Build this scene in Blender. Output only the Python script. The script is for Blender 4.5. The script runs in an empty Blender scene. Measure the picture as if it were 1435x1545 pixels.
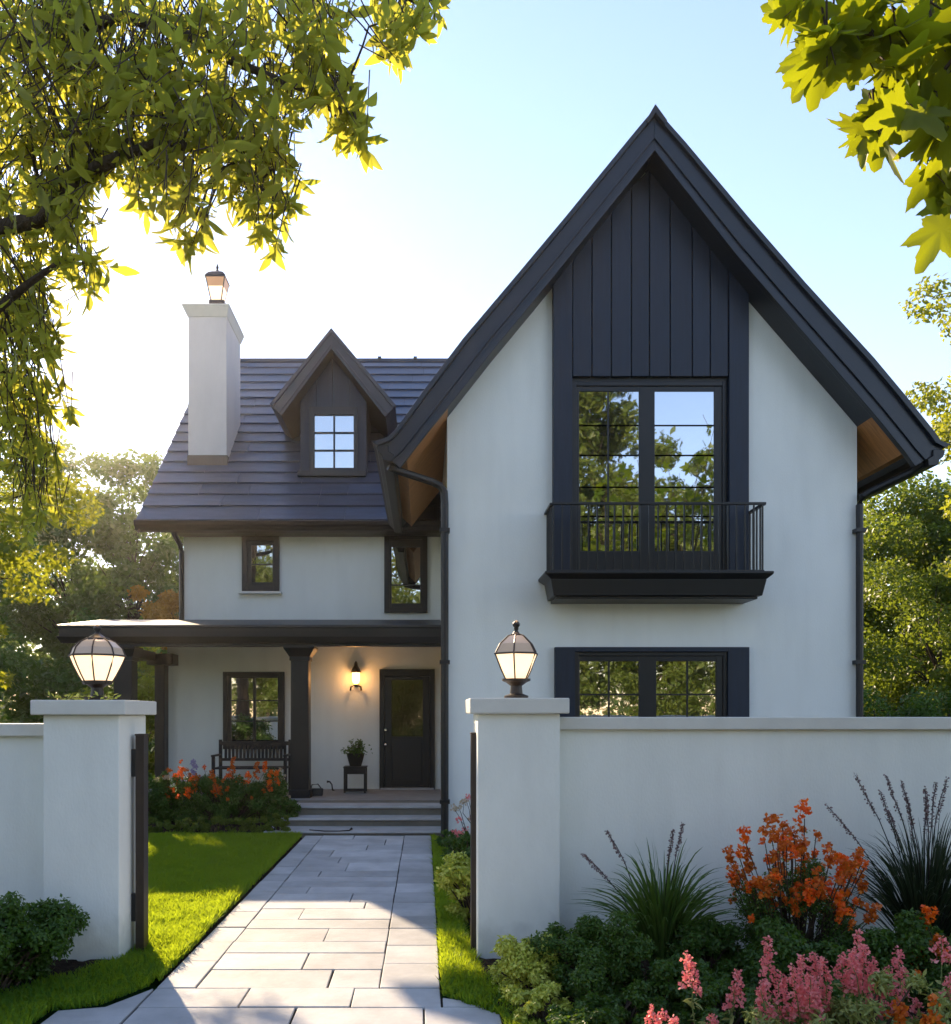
import bpy, math, random
import numpy as np
from mathutils import Vector

# ------------------------------------------------------------------ camera, world, sun
sc = bpy.context.scene
col = sc.collection
R = math.radians
F, HX, HY, EYE = 1300.0, 640.0, 1078.0, 1.65      # focal length (px), vanishing point, eye height

cd = bpy.data.cameras.new("camera"); cam = bpy.data.objects.new("camera", cd); col.objects.link(cam)
cam.location = (0, 0, EYE); cam.rotation_euler = (R(90), 0, 0)
cd.sensor_width = 36; cd.lens = 36 * F / 1545.0
cd.shift_x = (717.5 - HX) / 1545.0; cd.shift_y = (HY - 772.5) / 1545.0
cd.clip_start = 0.05; cd.clip_end = 2000
sc.camera = cam

SUN_EL, SUN_AZ = 23.5, 26.0          # degrees; azimuth left of the view direction
w = bpy.data.worlds.new("World"); sc.world = w; w.use_nodes = True
nt = w.node_tree; nt.nodes.clear()
sky = nt.nodes.new("ShaderNodeTexSky"); sky.sky_type = 'NISHITA'; sky.sun_disc = False
sky.sun_elevation = R(SUN_EL); sky.sun_rotation = R(-SUN_AZ)
sky.air_density = 1.25; sky.dust_density = 0.05; sky.ozone_density = 2.2; sky.altitude = 50
bg = nt.nodes.new("ShaderNodeBackground"); bg.inputs[1].default_value = 0.15
wo = nt.nodes.new("ShaderNodeOutputWorld")
tn = nt.nodes.new("ShaderNodeVectorMath"); tn.operation = 'MULTIPLY'; tn.inputs[1].default_value = (1.0, 0.84, 0.85)   # slightly milky summer air
nt.links.new(sky.outputs[0], tn.inputs[0]); nt.links.new(tn.outputs[0], bg.inputs[0]); nt.links.new(bg.outputs[0], wo.inputs[0])
sd = bpy.data.lights.new("sun", 'SUN'); sd.energy = 4.2; sd.angle = R(0.53); sd.color = (1.0, 0.77, 0.51)
so = bpy.data.objects.new("sun", sd); col.objects.link(so)
sdir = Vector((-math.sin(R(SUN_AZ)) * math.cos(R(SUN_EL)), math.cos(R(SUN_AZ)) * math.cos(R(SUN_EL)), math.sin(R(SUN_EL))))
so.rotation_euler = sdir.to_track_quat('Z', 'Y').to_euler(); so.location = (-20, 40, 25)
sc.view_settings.view_transform = 'Standard'; sc.view_settings.look = 'None'
sc.view_settings.exposure = 1.44; sc.view_settings.gamma = 1.0

def wx(px, d): return (px - HX) * d / F
def wz(py, d): return EYE + (HY - py) * d / F
def W(px, py, d): return Vector((wx(px, d), d, wz(py, d)))
rng = np.random.default_rng(7); random.seed(7)

# ------------------------------------------------------------------ materials
def mat(name, base, rough=0.6, spec=0.5, metal=0.0, noise=0.0, nscale=4.0, bump=0.0, bscale=60.0, island=0.0,
        coat=0.0, emit=None, estr=0.0, stretch=(1, 1, 1), bdist=0.01):
    m = bpy.data.materials.new(name); m.use_nodes = True
    t = m.node_tree; n = t.nodes; l = t.links
    p = n["Principled BSDF"]
    p.inputs["Base Color"].default_value = (*base, 1); p.inputs["Roughness"].default_value = rough
    p.inputs["Specular IOR Level"].default_value = spec; p.inputs["Metallic"].default_value = metal
    p.inputs["Coat Weight"].default_value = coat
    tc = n.new("ShaderNodeTexCoord"); mp = n.new("ShaderNodeMapping"); mp.inputs["Scale"].default_value = stretch
    l.new(tc.outputs["Object"], mp.inputs[0])
    cur = None
    if noise > 0 or island > 0:
        val = None
        if noise > 0:
            nz = n.new("ShaderNodeTexNoise"); nz.inputs["Scale"].default_value = nscale; nz.inputs["Detail"].default_value = 6
            nz.inputs["Roughness"].default_value = 0.65
            l.new(mp.outputs[0], nz.inputs["Vector"])
            mr = n.new("ShaderNodeMapRange"); mr.inputs[1].default_value = 0.3; mr.inputs[2].default_value = 0.7
            mr.inputs[3].default_value = 1 - noise; mr.inputs[4].default_value = 1 + noise
            l.new(nz.outputs["Fac"], mr.inputs[0]); val = mr.outputs[0]
        if island > 0:
            g = n.new("ShaderNodeNewGeometry"); mi = n.new("ShaderNodeMapRange")
            mi.inputs[3].default_value = 1 - island; mi.inputs[4].default_value = 1 + island
            l.new(g.outputs["Random Per Island"], mi.inputs[0])
            if val is not None:
                mm = n.new("ShaderNodeMath"); mm.operation = 'MULTIPLY'; l.new(val, mm.inputs[0]); l.new(mi.outputs[0], mm.inputs[1]); val = mm.outputs[0]
            else: val = mi.outputs[0]
        vm = n.new("ShaderNodeVectorMath"); vm.operation = 'SCALE'; vm.inputs[0].default_value = base
        l.new(val, vm.inputs["Scale"]); l.new(vm.outputs[0], p.inputs["Base Color"])
    if bump > 0:
        nb = n.new("ShaderNodeTexNoise"); nb.inputs["Scale"].default_value = bscale; nb.inputs["Detail"].default_value = 5
        l.new(mp.outputs[0], nb.inputs["Vector"])
        b = n.new("ShaderNodeBump"); b.inputs["Strength"].default_value = bump; b.inputs["Distance"].default_value = bdist
        l.new(nb.outputs["Fac"], b.inputs["Height"]); l.new(b.outputs[0], p.inputs["Normal"])
    if name.startswith('stucco'):
        base_l = p.inputs["Base Color"].links[0].from_socket
        m2 = n.new("ShaderNodeMapping"); m2.inputs["Scale"].default_value = (2.6, 2.6, .35); l.new(tc.outputs["Object"], m2.inputs[0])
        n2 = n.new("ShaderNodeTexNoise"); n2.inputs["Scale"].default_value = 1.6; n2.inputs["Detail"].default_value = 5; l.new(m2.outputs[0], n2.inputs["Vector"])
        r2 = n.new("ShaderNodeMapRange"); r2.inputs[1].default_value = .50; r2.inputs[2].default_value = .78; r2.inputs[3].default_value = 1; r2.inputs[4].default_value = .945
        l.new(n2.outputs["Fac"], r2.inputs[0]); sx = n.new("ShaderNodeSeparateXYZ"); l.new(tc.outputs["Object"], sx.inputs[0])
        n3 = n.new("ShaderNodeTexNoise"); n3.inputs["Scale"].default_value = 7; n3.inputs["Detail"].default_value = 4; l.new(tc.outputs["Object"], n3.inputs["Vector"])
        r3 = n.new("ShaderNodeMath"); r3.operation = 'MULTIPLY_ADD'; r3.inputs[1].default_value = .5; l.new(n3.outputs["Fac"], r3.inputs[0]); r3.inputs[2].default_value = -.1
        r4 = n.new("ShaderNodeMath"); r4.operation = 'SUBTRACT'; l.new(sx.outputs[2], r4.inputs[0]); l.new(r3.outputs[0], r4.inputs[1])
        r5 = n.new("ShaderNodeMapRange"); r5.inputs[1].default_value = -.08; r5.inputs[2].default_value = .12; r5.inputs[3].default_value = .80; r5.inputs[4].default_value = 1; l.new(r4.outputs[0], r5.inputs[0])
        mu = n.new("ShaderNodeMath"); mu.operation = 'MULTIPLY'; l.new(r2.outputs[0], mu.inputs[0]); l.new(r5.outputs[0], mu.inputs[1])
        v2 = n.new("ShaderNodeVectorMath"); v2.operation = 'SCALE'; l.new(base_l, v2.inputs[0]); l.new(mu.outputs[0], v2.inputs["Scale"]); l.new(v2.outputs[0], p.inputs["Base Color"])
    if emit:
        p.inputs["Emission Color"].default_value = (*emit, 1); p.inputs["Emission Strength"].default_value = estr
    return m

def leaf_mat(name, c1, c2, trans=(0.25, 0.33, 0.03), tf=0.4, rough=0.45, spec=0.4):
    """leaf-to-leaf colour variation between c1 and c2, with light passing through the blade"""
    m = bpy.data.materials.new(name); m.use_nodes = True
    t = m.node_tree; n = t.nodes; l = t.links; p = n["Principled BSDF"]
    g = n.new("ShaderNodeNewGeometry"); mx = n.new("ShaderNodeMix"); mx.data_type = 'RGBA'
    mx.inputs["A"].default_value = (*c1, 1); mx.inputs["B"].default_value = (*c2, 1)
    tc = n.new("ShaderNodeTexCoord"); nz = n.new("ShaderNodeTexNoise"); nz.inputs["Scale"].default_value = 1.3
    l.new(tc.outputs["Object"], nz.inputs["Vector"])
    ad = n.new("ShaderNodeMath"); ad.operation = 'MULTIPLY_ADD'; ad.inputs[1].default_value = 0.6
    mr = n.new("ShaderNodeMapRange"); mr.inputs[1].default_value = 0.3; mr.inputs[2].default_value = 0.7; mr.inputs[4].default_value = 0.4
    l.new(nz.outputs["Fac"], mr.inputs[0]); l.new(g.outputs["Random Per Island"], ad.inputs[0]); l.new(mr.outputs[0], ad.inputs[2])
    l.new(ad.outputs[0], mx.inputs["Factor"]); l.new(mx.outputs["Result"], p.inputs["Base Color"])
    p.inputs["Roughness"].default_value = rough; p.inputs["Specular IOR Level"].default_value = spec
    tr = n.new("ShaderNodeBsdfTranslucent"); tr.inputs[0].default_value = (*trans, 1)
    ms = n.new("ShaderNodeMixShader"); ms.inputs[0].default_value = tf
    l.new(p.outputs[0], ms.inputs[1]); l.new(tr.outputs[0], ms.inputs[2]); l.new(ms.outputs[0], n["Material Output"].inputs[0])
    return m

def glass_mat(name, body, refl=0.5, tint=(0.9, 0.95, 1.0), wav=0.02):
    m = bpy.data.materials.new(name); m.use_nodes = True
    t = m.node_tree; n = t.nodes; l = t.links; p = n["Principled BSDF"]
    p.inputs["Base Color"].default_value = (*body, 1); p.inputs["Roughness"].default_value = 0.05
    gl = n.new("ShaderNodeBsdfGlossy"); gl.inputs["Color"].default_value = (*tint, 1); gl.inputs["Roughness"].default_value = 0.015
    tc = n.new("ShaderNodeTexCoord"); nz = n.new("ShaderNodeTexNoise"); nz.inputs["Scale"].default_value = 2.2
    l.new(tc.outputs["Object"], nz.inputs["Vector"])
    b = n.new("ShaderNodeBump"); b.inputs["Strength"].default_value = wav; b.inputs["Distance"].default_value = 0.05
    l.new(nz.outputs["Fac"], b.inputs["Height"]); l.new(b.outputs[0], gl.inputs["Normal"])
    ms = n.new("ShaderNodeMixShader"); ms.inputs[0].default_value = refl
    l.new(p.outputs[0], ms.inputs[1]); l.new(gl.outputs[0], ms.inputs[2]); l.new(ms.outputs[0], n["Material Output"].inputs[0])
    return m

M = {}
M['stucco'] = mat('stucco', (0.85, 0.87, 0.83), 0.85, 0.25, noise=0.05, nscale=1.1, bump=0.35, bscale=70, bdist=0.006, stretch=(1, 1, .45))
M['stucco2'] = mat('stucco_wall', (0.84, 0.845, 0.785), 0.85, 0.25, noise=0.06, nscale=1.8, bump=0.4, bscale=75, bdist=0.006, stretch=(1, 1, 0.5))
M['cap'] = mat('cap_stone', (0.68, 0.66, 0.60), 0.75, 0.3, noise=0.06, nscale=5, bump=0.2, bscale=70, bdist=0.004)
M['dark'] = mat('dark_paint', (0.007, 0.008, 0.010), 0.42, 0.5, noise=0.15, nscale=3, bump=0.05, bscale=40)
M['clad'] = mat('cladding_paint', (0.008, 0.016, 0.034), 0.5, 0.45, noise=0.22, nscale=5, bump=0.25, bscale=30, island=0.12, stretch=(6, 6, 0.5), bdist=0.006)
M['fascia'] = mat('fascia_paint', (0.009, 0.015, 0.026), 0.4, 0.5, noise=0.15, nscale=2, bump=0.08, bscale=25)
M['metal'] = mat('black_metal', (0.012, 0.012, 0.013), 0.35, 0.5, noise=0.1)
M['bronze'] = mat('bronze_metal', (0.035, 0.022, 0.015), 0.45, 0.5, noise=0.2, nscale=8)
M['slate'] = mat('slate', (0.062, 0.078, 0.115), 0.38, 0.5, noise=0.22, nscale=3.5, bump=0.3, bscale=22, island=0.16, bdist=0.006, stretch=(0.5, 2, 2))
M['slate2'] = mat('slate_dark', (0.02, 0.021, 0.027), 0.5, 0.4, noise=0.2, nscale=5, bump=0.3, bscale=30)
M['soffit'] = mat('soffit_wood', (0.42, 0.18, 0.055), 0.55, 0.4, noise=0.3, nscale=3, bump=0.1, bscale=20, stretch=(1, 9, 1))
M['flash'] = mat('flashing', (0.09, 0.07, 0.06), 0.5, 0.5, noise=0.1)
M['deck'] = mat('deck_stone', (0.30, 0.30, 0.29), 0.7, 0.35, noise=0.12, nscale=4, bump=0.15, bscale=50)
M['slab'] = mat('path_stone', (0.44, 0.435, 0.43), 0.72, 0.35, noise=0.20, nscale=2.6, bump=0.5, bscale=22, island=0.16, bdist=0.005)
M['joint'] = mat('path_joint', (0.045, 0.04, 0.035), 0.95, 0.1, noise=0.3, nscale=30)
M['soil'] = mat('soil', (0.035, 0.024, 0.016), 0.95, 0.1, noise=0.5, nscale=25, bump=1.0, bscale=45, bdist=0.04)
M['turf'] = mat('turf', (0.020, 0.058, 0.014), 0.9, 0.1, noise=0.4, nscale=9, bump=0.8, bscale=90, bdist=0.03)
M['bark'] = mat('bark', (0.075, 0.055, 0.04), 0.9, 0.2, noise=0.4, nscale=7, bump=0.8, bscale=18, stretch=(3, 3, 0.6), bdist=0.03)
M['pane'] = glass_mat('window_glass', (0.01, 0.011, 0.012), 0.5)
M['pane_door'] = glass_mat('door_glass', (0.035, 0.03, 0.016), 0.05, wav=0.1)
M['brass'] = mat('steel', (0.75, 0.74, 0.72), 0.2, 0.5, metal=1.0)
M['lampglass'] = mat('lamp_glass_lit', (0.8, 0.72, 0.6), 0.4, 0.4, emit=(1.0, 0.66, 0.36), estr=0.62, noise=0.05)
M['lampfrost'] = mat('lamp_glass_frosted', (0.36, 0.33, 0.29), 0.25, 0.5, emit=(1.0, 0.66, 0.4), estr=0.05)
M['bulb'] = mat('sconce_glass_lit', (0.9, 0.7, 0.4), 0.4, 0.4, emit=(1.0, 0.42, 0.10), estr=4.5)
M['pot'] = mat('pot_clay', (0.035, 0.03, 0.022), 0.7, 0.3, noise=0.2)
M['leather'] = mat('black_leather', (0.012, 0.012, 0.012), 0.4, 0.5)
M['white'] = mat('white_sill', (0.75, 0.74, 0.70), 0.6, 0.4)
M['twig'] = mat('twig_bark', (0.03, 0.025, 0.02), 0.9, 0.2)
G1, G2 = (0.028, 0.06, 0.010), (0.085, 0.13, 0.02)
M['leafA'] = leaf_mat('leaf_overhang', (0.04, 0.080, 0.010), (0.13, 0.165, 0.02), (0.72, 0.70, 0.07), 0.5)
M['leafM'] = leaf_mat('leaf_maple', (0.03, 0.07, 0.008), (0.14, 0.18, 0.01), (0.40, 0.44, 0.01), 0.5)
M['leafB'] = leaf_mat('leaf_bright', (0.05, 0.10, 0.012), (0.16, 0.19, 0.02), (0.5, 0.52, 0.03), 0.45)
M['leafC'] = leaf_mat('leaf_distant', (0.03, 0.07, 0.018), (0.09, 0.13, 0.03), (0.26, 0.36, 0.06), 0.38)
M['leafG'] = leaf_mat('leaf_garden_green', (0.035, 0.085, 0.012), (0.12, 0.17, 0.02), (0.34, 0.42, 0.03), 0.4)
M['leafD'] = leaf_mat('leaf_dark', (0.022, 0.068, 0.008), (0.085, 0.165, 0.018), (0.16, 0.28, 0.02), 0.3)
M['leafO'] = leaf_mat('leaf_autumn', (0.22, 0.12, 0.015), (0.4, 0.2, 0.02), (0.6, 0.3, 0.02), 0.45)
M['leafV'] = leaf_mat('leaf_variegated', (0.26, 0.36, 0.03), (0.82, 0.80, 0.17), (0.6, 0.6, 0.06), 0.3)
M['leafR'] = leaf_mat('leaf_reflected', (0.05, 0.09, 0.012), (0.15, 0.18, 0.025), (0.35, 0.36, 0.04), 0.35)
M['grass'] = leaf_mat('grass_blade', (0.008, 0.070, 0.014), (0.032, 0.125, 0.018), (0.70, 0.86, 0.03), 0.42, 0.6, 0.2)
M['blade'] = leaf_mat('grass_tuft', (0.03, 0.08, 0.015), (0.10, 0.17, 0.03), (0.15, 0.25, 0.03), 0.25, 0.35, 0.5)
M['blade2'] = leaf_mat('dark_tuft', (0.012, 0.025, 0.012), (0.03, 0.05, 0.02), (0.05, 0.08, 0.02), 0.2, 0.4, 0.5)
M['orange'] = leaf_mat('orange_petal', (0.88, 0.07, 0.008), (0.95, 0.28, 0.01), (0.9, 0.2, 0.01), 0.3)
M['rust'] = leaf_mat('rust_petal', (0.60, 0.07, 0.01), (0.80, 0.26, 0.02), (0.6, 0.2, 0.01), 0.3)
M['pink'] = leaf_mat('pink_petal', (0.80, 0.10, 0.15), (0.95, 0.48, 0.42), (0.9, 0.3, 0.3), 0.35)
M['lilac'] = leaf_mat('lilac_petal', (0.25, 0.22, 0.45), (0.5, 0.45, 0.65), (0.5, 0.4, 0.6), 0.3)
M['cream'] = leaf_mat('cream_petal', (0.5, 0.38, 0.25), (0.7, 0.6, 0.45), (0.6, 0.5, 0.3), 0.3)
M['seed'] = leaf_mat('seed_head', (0.10, 0.06, 0.07), (0.28, 0.18, 0.17), (0.2, 0.12, 0.1), 0.2)
M['sage'] = leaf_mat('leaf_sage', (0.16, 0.21, 0.05), (0.42, 0.45, 0.14), (0.4, 0.43, 0.1), 0.35)

# ------------------------------------------------------------------ building helpers
def link(o, parent=None):
    col.objects.link(o)
    if parent is not None: o.parent = parent
    return o

def thing(name, label, cat, loc, group=None, kind=None):
    o = bpy.data.objects.new(name, None); o.empty_display_size = 0.2; o.location = loc; col.objects.link(o)
    o['label'] = label; o['category'] = cat
    if group: o['group'] = group
    return o

def tag(o, label=None, cat=None, group=None, kind=None):
    if label: o['label'] = label
    if cat: o['category'] = cat
    if group: o['group'] = group
    if kind: o['kind'] = kind
    return o

def origin_of(p):
    v = Vector((0, 0, 0))
    while p is not None:
        v += Vector(p.location); p = p.parent
    return v

def np_mesh(name, V, Fs, material, parent=None, smooth=False):
    """V (n,3) world coords; Fs (m,k) equal-size faces or a list of faces"""
    o0 = np.array(origin_of(parent)) if parent is not None else np.zeros(3)
    V = np.asarray(V, dtype=np.float64) - o0
    me = bpy.data.meshes.new(name)
    if isinstance(Fs, np.ndarray):
        m, k = Fs.shape
        me.vertices.add(len(V)); me.vertices.foreach_set("co", V.astype(np.float32).ravel())
        me.loops.add(m * k); me.loops.foreach_set("vertex_index", Fs.astype(np.int32).ravel())
        me.polygons.add(m); me.polygons.foreach_set("loop_start", np.arange(0, m * k, k, dtype=np.int32))
        me.update(calc_edges=True)
    else:
        me.from_pydata([tuple(v) for v in V], [], Fs); me.update()
    mats = material if isinstance(material, (list, tuple)) else [material]
    for mm in mats: me.materials.append(mm)
    if smooth: me.polygons.foreach_set("use_smooth", np.ones(len(me.polygons), dtype=bool))
    o = bpy.data.objects.new(name, me)
    return link(o, parent)

class MB:
    def __init__(s): s.v = []; s.f = []; s.m = []; s.mi = 0
    def add(s, vs, fs):
        b = len(s.v); s.v += [tuple(v) for v in vs]; s.f += [tuple(b + i for i in f) for f in fs]; s.m += [s.mi] * len(fs); return s
    def box(s, x0, x1, y0, y1, z0, z1):
        x0, x1 = min(x0, x1), max(x0, x1); y0, y1 = min(y0, y1), max(y0, y1); z0, z1 = min(z0, z1), max(z0, z1)
        vs = [(x, y, z) for z in (z0, z1) for y in (y0, y1) for x in (x0, x1)]
        return s.add(vs, [(0, 2, 3, 1), (4, 5, 7, 6), (0, 1, 5, 4), (2, 6, 7, 3), (0, 4, 6, 2), (1, 3, 7, 5)])
    def taper(s, a, za, b, zb):
        """a, b = (x0,x1,y0,y1) rectangles at heights za<zb"""
        vs = [(a[0], a[2], za), (a[1], a[2], za), (a[0], a[3], za), (a[1], a[3], za), (b[0], b[2], zb), (b[1], b[2], zb), (b[0], b[3], zb), (b[1], b[3], zb)]
        return s.add(vs, [(0, 2, 3, 1), (4, 5, 7, 6), (0, 1, 5, 4), (2, 6, 7, 3), (0, 4, 6, 2), (1, 3, 7, 5)])
    def prism_y(s, poly, y0, y1, caps=True):
        """poly: XZ outline, extruded along Y"""
        n = len(poly); vs = [(x, y0, z) for x, z in poly] + [(x, y1, z) for x, z in poly]
        fs = [(i, (i + 1) % n, n + (i + 1) % n, n + i) for i in range(n)]
        if caps: fs += [tuple(range(n))[::-1], tuple(range(n, 2 * n))]
        return s.add(vs, fs)
    def prism_x(s, poly, x0, x1):
        """poly: YZ outline, extruded along X"""
        n = len(poly); vs = [(x0, y, z) for y, z in poly] + [(x1, y, z) for y, z in poly]
        fs = [(i, (i + 1) % n, n + (i + 1) % n, n + i) for i in range(n)] + [tuple(range(n))[::-1], tuple(range(n, 2 * n))]
        return s.add(vs, fs)
    def prism_z(s, poly, z0, z1):
        n = len(poly); vs = [(x, y, z0) for x, y in poly] + [(x, y, z1) for x, y in poly]
        fs = [(i, (i + 1) % n, n + (i + 1) % n, n + i) for i in range(n)] + [tuple(range(n))[::-1], tuple(range(n, 2 * n))]
        return s.add(vs, fs)
    def strip_y(s, top, bot, y0, y1):
        """solid between two matching XZ polylines, extruded along Y"""
        n = len(top)
        vs = [(x, y0, z) for x, z in top] + [(x, y0, z) for x, z in bot] + [(x, y1, z) for x, z in top] + [(x, y1, z) for x, z in bot]
        fs = []
        for i in range(n - 1):
            fs += [(i, n + i, n + i + 1, i + 1), (2 * n + i, 2 * n + i + 1, 3 * n + i + 1, 3 * n + i), (i, i + 1, 2 * n + i + 1, 2 * n + i), (n + i, 3 * n + i, 3 * n + i + 1, n + i + 1)]
        fs += [(0, 2 * n, 3 * n, n), (n - 1, 2 * n - 1, 4 * n - 1, 3 * n - 1)]
        return s.add(vs, fs)
    def tube(s, pts, r, sides=8, cap=True):
        pts = [Vector(p) for p in pts]; n = len(pts)
        rs = r if isinstance(r, (list, tuple)) else [r] * n
        vs = []; ref = None
        for i, p in enumerate(pts):
            d = (pts[min(i + 1, n - 1)] - pts[max(i - 1, 0)]).normalized()
            if ref is None or abs(ref.dot(d)) > 0.95: ref = Vector((0, 0, 1)) if abs(d.z) < 0.9 else Vector((1, 0, 0))
            u = d.cross(ref).normalized(); v = d.cross(u).normalized(); ref = -v if False else ref
            for k in range(sides):
                a = 2 * math.pi * (k + .5) / sides; vs.append(p + (u * math.cos(a) + v * math.sin(a)) * rs[i])
        fs = [(i * sides + k, i * sides + (k + 1) % sides, (i + 1) * sides + (k + 1) % sides, (i + 1) * sides + k) for i in range(n - 1) for k in range(sides)]
        if cap: fs += [tuple(range(sides))[::-1], tuple(range((n - 1) * sides, n * sides))]
        return s.add(vs, fs)
    def lathe(s, c, prof, sides=16, rot=0.0, closed=True):
        vs = []
        for r, z in prof:
            for k in range(sides):
                a = rot + 2 * math.pi * k / sides; vs.append((c[0] + r * math.cos(a), c[1] + r * math.sin(a), c[2] + z))
        n = len(prof)
        fs = [(i * sides + k, i * sides + (k + 1) % sides, (i + 1) * sides + (k + 1) % sides, (i + 1) * sides + k) for i in range(n - 1) for k in range(sides)]
        if closed: fs += [tuple(range(sides))[::-1], tuple(range((n - 1) * sides, n * sides))]
        return s.add(vs, fs)
    def build(s, name, material, parent=None, bevel=0.0, smooth=False, seg=2):
        o = np_mesh(name, s.v, s.f, material, parent, smooth)
        if isinstance(material, (list, tuple)):
            o.data.polygons.foreach_set("material_index", s.m)
        if bevel > 0:
            b = o.modifiers.new("bevel", 'BEVEL'); b.width = bevel; b.segments = seg; b.limit_method = 'ANGLE'; b.angle_limit = R(40)
            b.harden_normals = False
        return o

# ------------------------------------------------------------------ foliage helpers
LEAF4 = (np.array([[0, 0, 0], [0.42, 0.27, 0.06], [1, 0, -0.06], [0.42, -0.27, 0.06]]), np.array([[0, 2, 1], [0, 3, 2]]))
LONG = (np.array([[0, 0, 0], [.20, .09, .03], [.20, 0, 0], [.20, -.09, .03], [.52, .165, .03], [.52, 0, -.03], [.52, -.165, .03], [.82, .09, -.05], [.82, 0, -.09], [.82, -.09, -.05], [1.0, 0, -.15]]),
        np.array([[0, 2, 1, 1], [0, 3, 2, 2], [1, 2, 5, 4], [2, 3, 6, 5], [4, 5, 8, 7], [5, 6, 9, 8], [7, 8, 10, 10], [8, 9, 10, 10]]))
def fix_quads(F):  # degenerate quads to triangles
    out = []
    for f in F:
        g = []
        for i in f:
            if i not in g: g.append(int(i))
        out += [g] if len(g) == 3 else [[g[0], g[1], g[2]], [g[0], g[2], g[3]]]
    return np.array(out)
LONG = (LONG[0], fix_quads(LONG[1]))
def maple_template():
    """five-lobed leaf with curved, toothed margins and creased veins"""
    lobes = [(0, .78, 36), (R(52), .62, 33), (R(-52), .62, 33), (R(105), .40, 34), (R(-105), .40, 34)]
    n = 72; V = [(0.28, 0, 0)]
    for i in range(n):
        th = -math.pi + 2 * math.pi * (i + .5) / n; rr_ = .24
        for a, Ln, wdeg in lobes:
            q = abs((th - a + math.pi) % (2 * math.pi) - math.pi) / R(wdeg)
            if q < 1: rr_ = max(rr_, .24 + (Ln - .24) * (1 - q) ** 1.05)
        rr_ *= 1 + .05 * math.sin(i * 2.6)
        if abs(th) > R(160): rr_ = .17 + .09 * (abs(th) - R(160)) / R(20)
        x, y = .28 + rr_ * math.cos(th), rr_ * math.sin(th)
        near = min(abs((th - a + math.pi) % (2 * math.pi) - math.pi) for a, _, _ in lobes)
        V.append((x, y, .13 * min(near, .5) * rr_ * 1.6 - .16 * rr_ * rr_))
    return np.array(V), np.array([[0, 1 + i, 1 + (i + 1) % n] for i in range(n)])
MAPLE = maple_template()
PETAL = (np.array([[0, 0, 0], [.6, .42, .12], [1, 0, .25], [.6, -.42, .12]]), np.array([[0, 2, 1], [0, 3, 2]]))

def unit(a): return a / np.maximum(np.linalg.norm(a, axis=-1, keepdims=True), 1e-9)
def rdir(n, r=rng): return unit(r.normal(size=(n, 3)))

def leaf_arrays(pos, nrm, size, tpl, axis=None, r=rng):
    n = len(pos); T, Fm = tpl
    nrm = unit(nrm)
    if axis is None: axis = rdir(n, r)
    a = unit(axis - nrm * np.sum(axis * nrm, axis=1, keepdims=True)); b = np.cross(nrm, a)
    size = np.broadcast_to(np.asarray(size, float), (n,)).reshape(n, 1, 1)
    V = pos[:, None, :] + size * (T[None, :, 0:1] * a[:, None, :] + T[None, :, 1:2] * b[:, None, :] + T[None, :, 2:3] * nrm[:, None, :])
    k = len(T); Fa = Fm[None] + (np.arange(n) * k)[:, None, None]
    return V.reshape(-1, 3), Fa.reshape(-1, 3)

def join_arrays(parts):
    Vs, Fs, b = [], [], 0
    for V, Fa in parts: Vs.append(V); Fs.append(Fa + b); b += len(V)
    return np.concatenate(Vs), np.concatenate(Fs)

def clump_cloud(centers, radii, n, r, inner=0.35, squash=0.8):
    """n points spread over the outer part of many round clumps; returns positions and outward directions"""
    centers = np.asarray(centers, float); radii = np.asarray(radii, float)
    p = radii ** 2 / np.sum(radii ** 2); idx = r.choice(len(centers), n, p=p)
    d = rdir(n, r); rad = radii[idx] * (inner + (1 - inner) * r.random(n) ** 0.6)
    dd = d.copy(); dd[:, 2] *= squash
    return centers[idx] + dd * rad[:, None], d

def crown_centers(c, rx, ry, rz, k, r, rr=(0.16, 0.34), shell=0.45, droop=0.0):
    """k clump centres in an uneven ellipsoid crown"""
    d = rdir(k, r); t = shell + (1 - shell) * r.random(k) ** 0.5
    lob = 1 + 0.20 * np.sin(3.1 * d[:, 0] + 5 * d[:, 2] + r.random() * 6) + 0.14 * np.sin(6 * d[:, 1] + 4 * d[:, 0] + r.random() * 6)
    P = np.array(c) + d * t[:, None] * lob[:, None] * np.array([rx, ry, rz])
    rad = (rr[0] + (rr[1] - rr[0]) * r.random(k)) * min(rx, rz)
    return P, rad

def curve(a, b, bend, n=6, r=rng, jit=0.0):
    a, b, bend = Vector(a), Vector(b), Vector(bend)
    out = []
    for i in range(n + 1):
        t = i / n; p = a.lerp(b, t) + bend * (4 * t * (1 - t))
        if 0 < i < n and jit: p += Vector(r.normal(size=3) * jit)
        out.append(p)
    return out

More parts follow.
